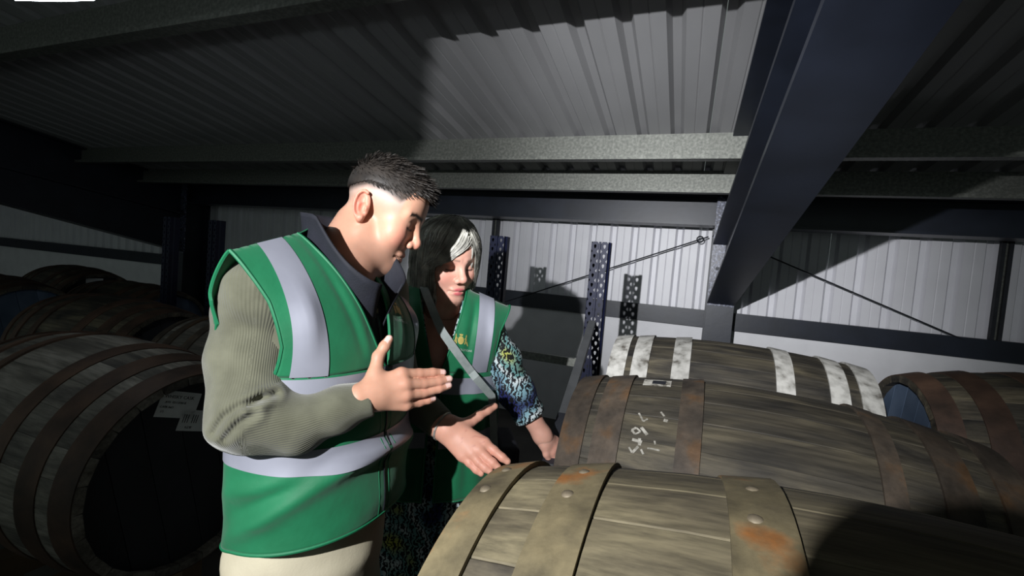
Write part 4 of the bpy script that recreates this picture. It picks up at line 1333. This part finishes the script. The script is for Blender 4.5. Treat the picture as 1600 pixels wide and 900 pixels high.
# ------------------------------------------------------------------ the grey-haired woman
def build_woman():
    org = np.array([-.675, 1.20, 0.0])
    k = .93
    Fh = CM @ _n([.56, .30, -.76]); Uh = CM @ np.array([.16, -.93, -.26])
    tmp = Head((0, 0, 0), Fh, Uh, k, True)
    H = Head(at(720, 418, 1.275) - tmp.wld((.112, 0, .010)), Fh, Uh, k, True)
    T = Torso(org[:2] - .10 * np.array([.5, -.866]), (.5, -.866), .80, 1.19,
              lambda z: float(np.interp(z, [.75, .95, 1.19], [.205, .185, .182])), lambda z: float(np.interp(z, [.75, .95, 1.08, 1.19], [.150, .138, .135, .128])),
              lambda l: float(np.interp(abs(l), [0, .06, .10, .2], [1.425, 1.415, 1.40, 1.365])), dsh=-.005, lean=.20)
    nb = T.pt(0, .0, 1.36)
    sL, eL, wL = at(757, 500, 1.36), at(804, 608, 1.375), at(848, 681, 1.378)
    sR, eR, wR = T.pt(.165, -.01, 1.31), T.pt(.215, -.03, 1.05), T.pt(.20, .06, .84)
    HL = dict(wrist=at(850, 684, 1.378), mcp=[at(863, 706, 1.372), at(867, 700, 1.378), at(869, 694, 1.388), at(868, 687, 1.40)],
              fingers=[[at(868, 718, 1.374), at(864, 724, 1.392), at(858, 722, 1.40)], [at(874, 712, 1.382), at(872, 719, 1.40), at(866, 719, 1.41)],
                       [at(877, 704, 1.394), at(876, 711, 1.412), at(870, 713, 1.42)], [at(876, 695, 1.406), at(876, 701, 1.42), at(871, 704, 1.428)]],
              thumb=[at(851, 697, 1.365), at(853, 710, 1.362), at(858, 720, 1.366)], k=.9, arm=at(842, 672, 1.377), nails=None)
    HR = hand_template(wR, (.05, 0, -1), T.r.tolist() + [0], -1, .9)
    skin = SKIN_W
    def head_neck(P):
        d = H.sdf(P)
        n = cone(P, H.wld((-.012, 0, -.045)), nb, .050, .054)
        return smin(d, n, .022)
    lo, hi = bbox([H.wld(q) for q in ((-.09, 0, .12), (.15, 0, 0), (0, .1, 0), (0, -.1, 0), (.1, 0, -.12))] + [nb], .04)
    lo[2] = nb[2] - .03
    V, Fq = surface_net(head_neck, lo, hi, .0022)
    q = H.loc(V); ya = np.abs(q[:, 1])
    C = np.tile(lin(skin), (len(V), 1))
    def mixc(w, c):
        nonlocal C
        w = np.clip(w, 0, 1)[:, None]; C = C * (1 - w) + lin(c) * w
    def blob(c, r): return np.exp(-(np.linalg.norm((q - np.array(c)) / np.array(r), axis=1)) ** 2)
    qq = q.copy(); qq[:, 1] = ya
    def blob2(c, r): return np.exp(-(np.linalg.norm((qq - np.array(c)) / np.array(r), axis=1)) ** 2)
    mixc(.5 * blob2((.10, .045, -.025), (.03, .022, .024)), (216, 140, 126))
    mixc(.4 * blob((.138, 0, -.024), (.016, .02, .016)), (216, 140, 126))
    lipm = np.maximum(blob((.122, 0, -.0585), (.016, .020, .0058)), blob((.120, 0, -.0715), (.016, .018, .0065)))
    mixc(np.clip((lipm - .3) * 3, 0, 1) * .9, (196, 96, 104))
    br = np.exp(-((q[:, 2] - (.034 + .10 * (ya - .03) * (ya < .045) - .25 * np.maximum(ya - .045, 0))) / .0036) ** 2) * ((ya > .012) & (ya < .055) & (q[:, 0] > .085))
    mixc(br * .8, (120, 98, 86))
    ls = np.exp(-((q[:, 2] - (.0005 + 6 * (ya - .033) ** 2)) / .0022) ** 2) * ((ya > .019) & (ya < .047) & (q[:, 0] > .095))
    mixc(ls * 1.2, (48, 38, 34))
    mixc(.35 * blob2((.108, .034, .018), (.02, .018, .008)), (176, 124, 112))
    parts = [(V, Fq, C), hand_part(HL, skin, .0022), hand_part(HR, skin, .004)]
    def coarse(P):
        d = chain(P, [T.pt(0, 0, 1.33), T.pt(0, -.01, 1.2), T.pt(0, 0, 1.0), T.pt(0, -.01, .85)], [.04, .095, .09, .12], .08)
        for sgn, s0, e0, w0 in ((1, sR, eR, wR), (-1, sL, eL, wL)):
            d = smin(d, cone(P, T.pt(.08 * sgn, 0, 1.32), s0, .04, .04), .04)
            kn, an = T.pt(.09 * sgn, .02, .46), T.pt(.09 * sgn, -.02, .08)
            d = smin(d, chain(P, [T.pt(.085 * sgn, -.01, .82), kn, an], [.085, .055, .038], .03), .03)
            d = smin(d, cone(P, an - np.array([0, 0, .04]), np.append(T.pt(.1 * sgn, .13, 0)[:2], .035), .033, .028), .02)
        return d
    parts.append(body_part(coarse, np.array([-1.05, .9, -.01]), np.array([-.3, 1.55, 1.45]), .012, skin))
    def arm(P):
        d = chain(P, [sL, eL, wL, HL['wrist']], [.043, .036, .0265, .025], .02)
        return smin(d, chain(P, [sR, eR, wR], [.043, .036, .025], .02), .005)
    lo, hi = bbox([sL, eL, wL, sR, eR, wR], .06)
    parts.append(body_part(arm, lo, hi, .005, skin))
    V, Fq, C = join(parts)
    w = obj('person', np_mesh('person', V - org, Fq, 'skin', col=C)); w.location = org
    tag(w, 'woman with a grey bob in a green hi-vis vest behind the man', 'person', 'visitors in green vests')
    # --- hair
    def cap(P):
        q = H.loc(P)
        d = ell(q, (.008, 0, .046), (.112, .097, .098))
        sk = np.maximum(np.sqrt((q[:, 0] / .108 + .08) ** 2 + (q[:, 1] / .100) ** 2) - 1, 0 * q[:, 0] - 1) * .1
        sk = np.maximum(sk, np.maximum(q[:, 2] - .05, -.118 - q[:, 2]))
        d = smin(d, sk, .02)
        d = smax(d, -ell(q, (.125, -.016, -.036), (.070, .058, .106)), .012)
        d = smax(d, -ell(q, (.07, 0, -.12), (.07, .05, .06)), .02)
        ph = np.arctan2(q[:, 1], q[:, 0])
        return (d - .0035 * np.sin(ph * 23 + q[:, 2] * 30) - .003 * np.sin(ph * 41 - q[:, 2] * 55)) * k
    lo, hi = bbox([H.wld(p) for p in ((-.12, 0, .05), (.13, 0, .08), (0, .12, .08), (0, -.12, .08), (0, 0, .15), (0, .1, -.13), (0, -.1, -.13))], .02)
    hair = sdf_garment('hair', cap, lo, hi, .0035, 'hair_grey', w, org)
    R = np.random.default_rng(5)
    st = []
    for n_ in range(3400):
        ph = R.uniform(-math.pi, math.pi)
        fr = abs(ph) < 0.95
        part = np.array([.05, .022 if ph > 0 else .012, 0])
        zend = R.uniform(-.135, -.095) if abs(ph) > 1.15 else (R.uniform(.015, .045) if fr else R.uniform(-.10, .0))
        if fr: zend = R.uniform(-.07, -.01) if ph > .25 else R.uniform(-.03, .03)
        pts = []
        sw = R.normal(0, .10); lift = R.uniform(.985, 1.06); wv = R.uniform(0, 6.28)
        th0 = R.uniform(.05, 1.2)
        N = 11
        for i in range(N):
            s = i / (N - 1)
            th = th0 + (1.75 - th0) * min(1, s * 1.6)
            pp = ph + sw * s
            if fr:
                tgt = .80 if ph > .25 else -1.20
                pp = ph + (tgt - ph) * min(1, s * 1.05) ** 1.3 + sw * s
            rx, ry, rz = .116 * lift, .101 * lift, .102 * lift
            z = .046 + rz * math.cos(th)
            rad = math.sin(min(th, 1.62))
            if s * 1.6 > 1 and zend < z:
                z = z + (zend - z) * ((s - .625) / .375) ** .9
            taper = 1 - .10 * max(0, (.0 - z) / .12) ** 1.5 + .015 * math.sin(wv + 7 * s)
            c0 = np.array([.008, 0, 0]) + part * max(0, 1 - th) * .5
            pts.append(H.wld(c0 + np.array([rx * rad * math.cos(pp) * taper, ry * rad * math.sin(pp) * taper, z])))
        pm = (ph + pp) / 2
        nrm = H.R @ np.array([math.cos(pm), math.sin(pm), .5])
        st.append((pts, R.uniform(.0018, .0036), _n(nrm + R.normal(0, .35, 3))))
    sh_ = ribbons('hair_strands', st, 'hair_grey', hair, org)
    sh_['kind'] = 'stuff'
    # --- blouse, dress
    bl = [grid_mesh('b', lambda u, v: T.low(2 * math.pi * u, .80 + .39 * v, -.014), 48, 10, 'pattern', org, True)]
    for side in (1, -1):
        for sg in (1, -1):
            bl.append(grid_mesh('b', lambda u, v, side=side, sg=sg: T.up(sg * ((.012 + .05 * v if side > 0 else .05 * max(0, v - .8) * 5) + u * (.19 - (.012 + .05 * v if side > 0 else .05 * max(0, v - .8) * 5))), v, side, -.010), 14, 14, 'pattern', org))
    merge('patterned_blouse', bl, w)
    def slv(P):
        d = chain(P, [T.pt(-.10, 0, 1.31), sL, at(783, 560, 1.37), eL, at(829, 650, 1.378)], [.040, .046, .052, .052, .047], .03)
        d = d - .003 * np.sin(P[:, 2] * 90 + P[:, 0] * 50) * np.sin(P[:, 1] * 60)
        e = at(830, 652, 1.378); return smax(d, (P - e) @ _n(wL - eL), .004)
    lo, hi = bbox([T.pt(-.1, 0, 1.31), sL, eL, at(829, 650, 1.378)], .075)
    sdf_garment('patterned_sleeve', slv, lo, hi, .0045, 'pattern', w, org)
    def slv2(P):
        d = chain(P, [T.pt(.10, 0, 1.31), sR, eR, T.pt(.21, .0, .96)], [.040, .046, .050, .046], .03)
        return smax(d, .955 - P[:, 2], .004)
    lo, hi = bbox([T.pt(.10, 0, 1.31), sR, eR, T.pt(.21, .0, .95)], .075)
    sdf_garment('patterned_sleeve', slv2, lo, hi, .006, 'pattern', w, org)
    grid_mesh('dress_skirt', lambda u, v: T.low(2 * math.pi * u, .34 + .52 * v, -.006 + (1 - v) * (.05 + .012 * math.sin(2 * math.pi * u * 9))), 90, 12, 'pattern', org, True, w, .003)
    for sgn in (1, -1):
        a = T.pt(.09 * sgn, 0, 0); f3 = np.array([T.f[0], T.f[1], 0])
        def shoe(P, a=a):
            d = cone(P, a - f3 * .05 + np.array([0, 0, .04]), a + f3 * .13 + np.array([0, 0, .03]), .038, .032)
            return smax(d, .001 - P[:, 2], .004)
        sdf_garment('shoe', shoe, a - np.array([.2, .2, .0]), a + np.array([.2, .2, .1]), .006, 'shoe', w, org)
    # --- vest
    def vlow(u, v, off=.010):
        z = T.zhem + (T.zarm - T.zhem) * v
        c_, s_ = math.cos(2 * math.pi * u), math.sin(2 * math.pi * u)
        f = .005 * math.sin(22 * c_ + 6 * z) * math.sin(10 * z + 2 * s_) * min(1, (1 - v) * 5) + .02 * (1 - v)
        return T.low(2 * math.pi * u, z, off + f)
    l_in = lambda t, side: (.008 + .062 * t ** .8) if side > 0 else .06 * max(0, t - .93) / .07
    l_out = lambda t, side: float(np.interp(t, [0, .3, .6, 1], [.170, .160, .170, .205]))
    def vup(l, t, side, off=.010):
        f = 0
        if side > 0:
            f = -.008 * math.exp(-((abs(l) - (.075 + .02 * t)) / .010) ** 2) * math.sin(math.pi * t) + .008 * math.exp(-((abs(l) - .15) / .014) ** 2) * math.sin(math.pi * t)
        return T.up(l, t, side, off + .006 * t + .02 * 0 + f)
    # slightly open at the front: the tube runs from u=.255 round the back to 1.245
    grids = [grid_mesh('v', lambda u, v: vlow(.258 + u * .984, v), 110, 36, 'vest', org, thick=.0022)]
    for side in (1, -1):
        for sg in (1, -1):
            grids.append(grid_mesh('v', lambda u, v, side=side, sg=sg: vup(sg * (l_in(v, side) + u * (l_out(v, side) - l_in(v, side))), v, side), 30, 30, 'vest', org, thick=.0022))
    vest = merge('hi_vis_vest', grids, w)
    for z0, z1 in ((1.128, 1.176), (.965, 1.013)):
        v0, v1 = (z0 - T.zhem) / (T.zarm - T.zhem), (z1 - T.zhem) / (T.zarm - T.zhem)
        grid_mesh('reflective_stripe', lambda u, v: vlow(.26 + u * .98, v0 + v * (v1 - v0), .0128), 110, 4, 'reflect', org, parent=vest)
    for sg in (1, -1):
        for side in (1, -1):
            grid_mesh('reflective_stripe', lambda u, v, sg=sg, side=side: vup(sg * (.095 + .046 * u + .012 * v), v * .995, side, .0130), 6, 34, 'reflect', org, parent=vest)
    def edge(fn, n=30, r=.003):
        return MB().tube([fn(i / n) - org for i in range(n + 1)], r, 6).build('vest_binding', 'vest_edge', vest)
    for sg in (1, -1):
        for side in (1, -1):
            edge(lambda t, sg=sg, side=side: vup(sg * l_out(t, side), t, side))
        edge(lambda t, sg=sg: vup(sg * l_in(t, 1), t, 1))
    edge(lambda t: vlow(.258, t)); edge(lambda t: vlow(1.242, t)); edge(lambda t: vlow(.258 + .984 * t, 0.0), 80)
    def chest(x, y): return vup(-(.058 + x), .40 + y / .20, 1, .0122)
    crest(vest, chest).build('crest_print', 'gold', vest)
    obj('lettering_print', print_on(w, lambda x, y: chest(x, y - .022), 'WHISKY SOLUTIONS', .0072, 'white_print'), vest)
    # --- shoulder bag worn across the body
    bag = thing('shoulder_bag', 'black shoulder bag on a grey strap across the woman\'s vest', 'bag', tuple(T.pt(-.225, .03, .86)))
    bo = np.array(bag.location)
    def sp(s):
        z = 1.41 - .48 * s
        l = float(np.interp(z, [.93, 1.12, 1.30, 1.41], [-.19, -.160, -.004, .06]))
        if z > 1.19:
            return vup(l, min(1, (z - 1.19) / (T.top(l) - 1.19)), 1, .018)
        a = T.a(z) + .03; uu = math.acos(max(-1, min(1, math.copysign(abs(l / a) ** (T.n / 2), l))))
        return T.low(uu, z, .034)
    Vv, Ff = [], []
    NS = 40
    for i in range(NS + 1):
        p = sp(i / NS); d = _n(sp(min(1, i / NS + .02)) - sp(max(0, i / NS - .02)))
        nrm = np.array([T.f[0], T.f[1], .1]); s_ = _n(np.cross(d, nrm))
        for o_ in (-.011, .011):
            for h_ in (0, .0025):
                Vv.append(p + s_ * o_ + nrm * h_ - bo)
    for i in range(NS):
        a = 4 * i; b = a + 4
        Ff += [(a + 1, a + 3, b + 3, b + 1), (a, b, b + 2, a + 2), (a, a + 1, b + 1, b), (a + 2, b + 2, b + 3, a + 3)]
    obj('strap', mesh('strap', Vv, Ff, 'strap', True, 40), bag)
    ax = np.array([T.f[0], T.f[1], 0]); ay = np.array([-T.r[0], -T.r[1], 0])
    def bagsdf(P):
        q = P - bo; q = np.stack([np.abs(q @ ax) - .085, np.abs(q @ ay) - .02, np.abs(q[:, 2]) - .07], 1)
        return np.linalg.norm(np.maximum(q, 0), axis=1) + np.minimum(q.max(1), 0) - .012
    V, Fq = surface_net(bagsdf, bo - .16, bo + .16, .006)
    obj('bag_body', np_mesh('bag_body', V - bo, Fq, 'dark_cloth'), bag)
    def flap(P):
        q = P - bo - ay * .012 - np.array([0, 0, .03]); q = np.stack([np.abs(q @ ax) - .085, np.abs(q @ ay) - .022, np.abs(q[:, 2]) - .045], 1)
        return np.linalg.norm(np.maximum(q, 0), axis=1) + np.minimum(q.max(1), 0) - .012
    V, Fq = surface_net(flap, bo - .17, bo + .17, .006)
    obj('flap', np_mesh('flap', V - bo, Fq, 'jacket'), bag)
    return w
build_woman()

# ------------------------------------------------------------------ the photographer, standing behind the camera; only the shadow shows
def build_photographer():
    fw = CM @ np.array([0, 0, 1.0]); f2 = _n(fw[:2]); f3 = np.array([f2[0], f2[1], 0])
    hc = CAM + CM @ np.array([-.088, -.008, -.165])
    H = Head(hc, f3, (0, 0, 1), 1.0)
    org = np.array([hc[0] - f3[0] * .03, hc[1] - f3[1] * .03, 0])
    T = Torso(org[:2], f2, .85, 1.15, lambda z: .20, lambda z: .13, lambda l: float(np.interp(abs(l), [0, .07, .22], [1.36, 1.35, 1.28])))
    nb = T.pt(0, 0, 1.34)
    V, Fq = surface_net(lambda P: smin(H.sdf(P), cone(P, H.wld((-.01, 0, -.04)), nb, .058, .062), .02), hc - np.array([.17, .17, .24]), hc + .17, .004)
    parts = [(V, Fq, np.tile(lin(SKIN_M), (len(V), 1)))]
    arms = []
    for sg in (1, -1):
        s, e, w_ = T.pt(.19 * sg, 0, 1.24), T.pt(.26 * sg, -.03, .98), T.pt(.27 * sg, .04, .76)
        arms.append((s, e, w_))
        parts.append(hand_part(hand_template(w_, (0, 0, -1), (T.r * sg).tolist() + [0], -sg, 1.0), SKIN_M, .004))
    def body(P):
        d = chain(P, [T.pt(0, 0, 1.30), T.pt(0, 0, 1.1), T.pt(0, 0, .88)], [.06, .10, .11], .08)
        for (s, e, w_), sg in zip(arms, (1, -1)):
            d = smin(d, chain(P, [T.pt(.08 * sg, 0, 1.25), s, e, w_], [.04, .042, .034, .022], .03), .03)
            d = smin(d, chain(P, [T.pt(.09 * sg, 0, .85), T.pt(.1 * sg, .02, .46), T.pt(.1 * sg, -.01, .06)], [.08, .052, .036], .03), .03)
        return d
    parts.append(body_part(body, org - np.array([.45, .45, .01]), org + np.array([.45, .45, 1.42]), .014, SKIN_M))
    V, Fq, C = join(parts)
    p = obj('person', np_mesh('person', V - org, Fq, 'skin', col=C)); p.location = org
    tag(p, 'photographer in black standing right behind the viewpoint, casting the round shadow', 'person')
    def coat(P):
        d = chain(P, [T.pt(0, 0, 1.30), T.pt(0, 0, 1.1), T.pt(0, 0, .82)], [.09, .15, .16], .08)
        for (s, e, w_), sg in zip(arms, (1, -1)):
            d = smin(d, chain(P, [T.pt(.10 * sg, 0, 1.26), s, e, w_ + np.array([0, 0, .03])], [.06, .062, .052, .04], .03), .03)
        return smax(d, .78 - P[:, 2], .01)
    sdf_garment('coat', coat, org - np.array([.45, .45, -.7]), org + np.array([.45, .45, 1.45]), .012, 'dark_cloth', p, org)
    def tro(P):
        d = None
        for sg in (1, -1):
            e = chain(P, [T.pt(.09 * sg, 0, .85), T.pt(.1 * sg, .02, .46), T.pt(.1 * sg, -.01, .06)], [.10, .075, .065], .03)
            d = e if d is None else smin(d, e, .03)
        return smax(smax(d, P[:, 2] - .86, .01), .03 - P[:, 2], .01)
    sdf_garment('trousers', tro, org - np.array([.3, .3, 0]), org + np.array([.3, .3, .95]), .012, 'dark_cloth', p, org)
    def cap(P):
        q = H.loc(P)
        d = ell(q, (.010, 0, .052), (.110, .088, .088))
        return smax(d, -ell(q, (.13, 0, -.05), (.09, .09, .12)), .01)
    sdf_garment('hair', cap, hc - .15, hc + .17, .006, 'hair_dark', p, org)
    for sg in (1, -1):
        a = T.pt(.1 * sg, 0, 0)
        sdf_garment('shoe', lambda P, a=a: smax(cone(P, a - f3 * .05 + np.array([0, 0, .045]), a + f3 * .15 + np.array([0, 0, .03]), .045, .036), .001 - P[:, 2], .004),
                    a - np.array([.25, .25, 0]), a + np.array([.25, .25, .12]), .008, 'shoe', p, org)
build_photographer()
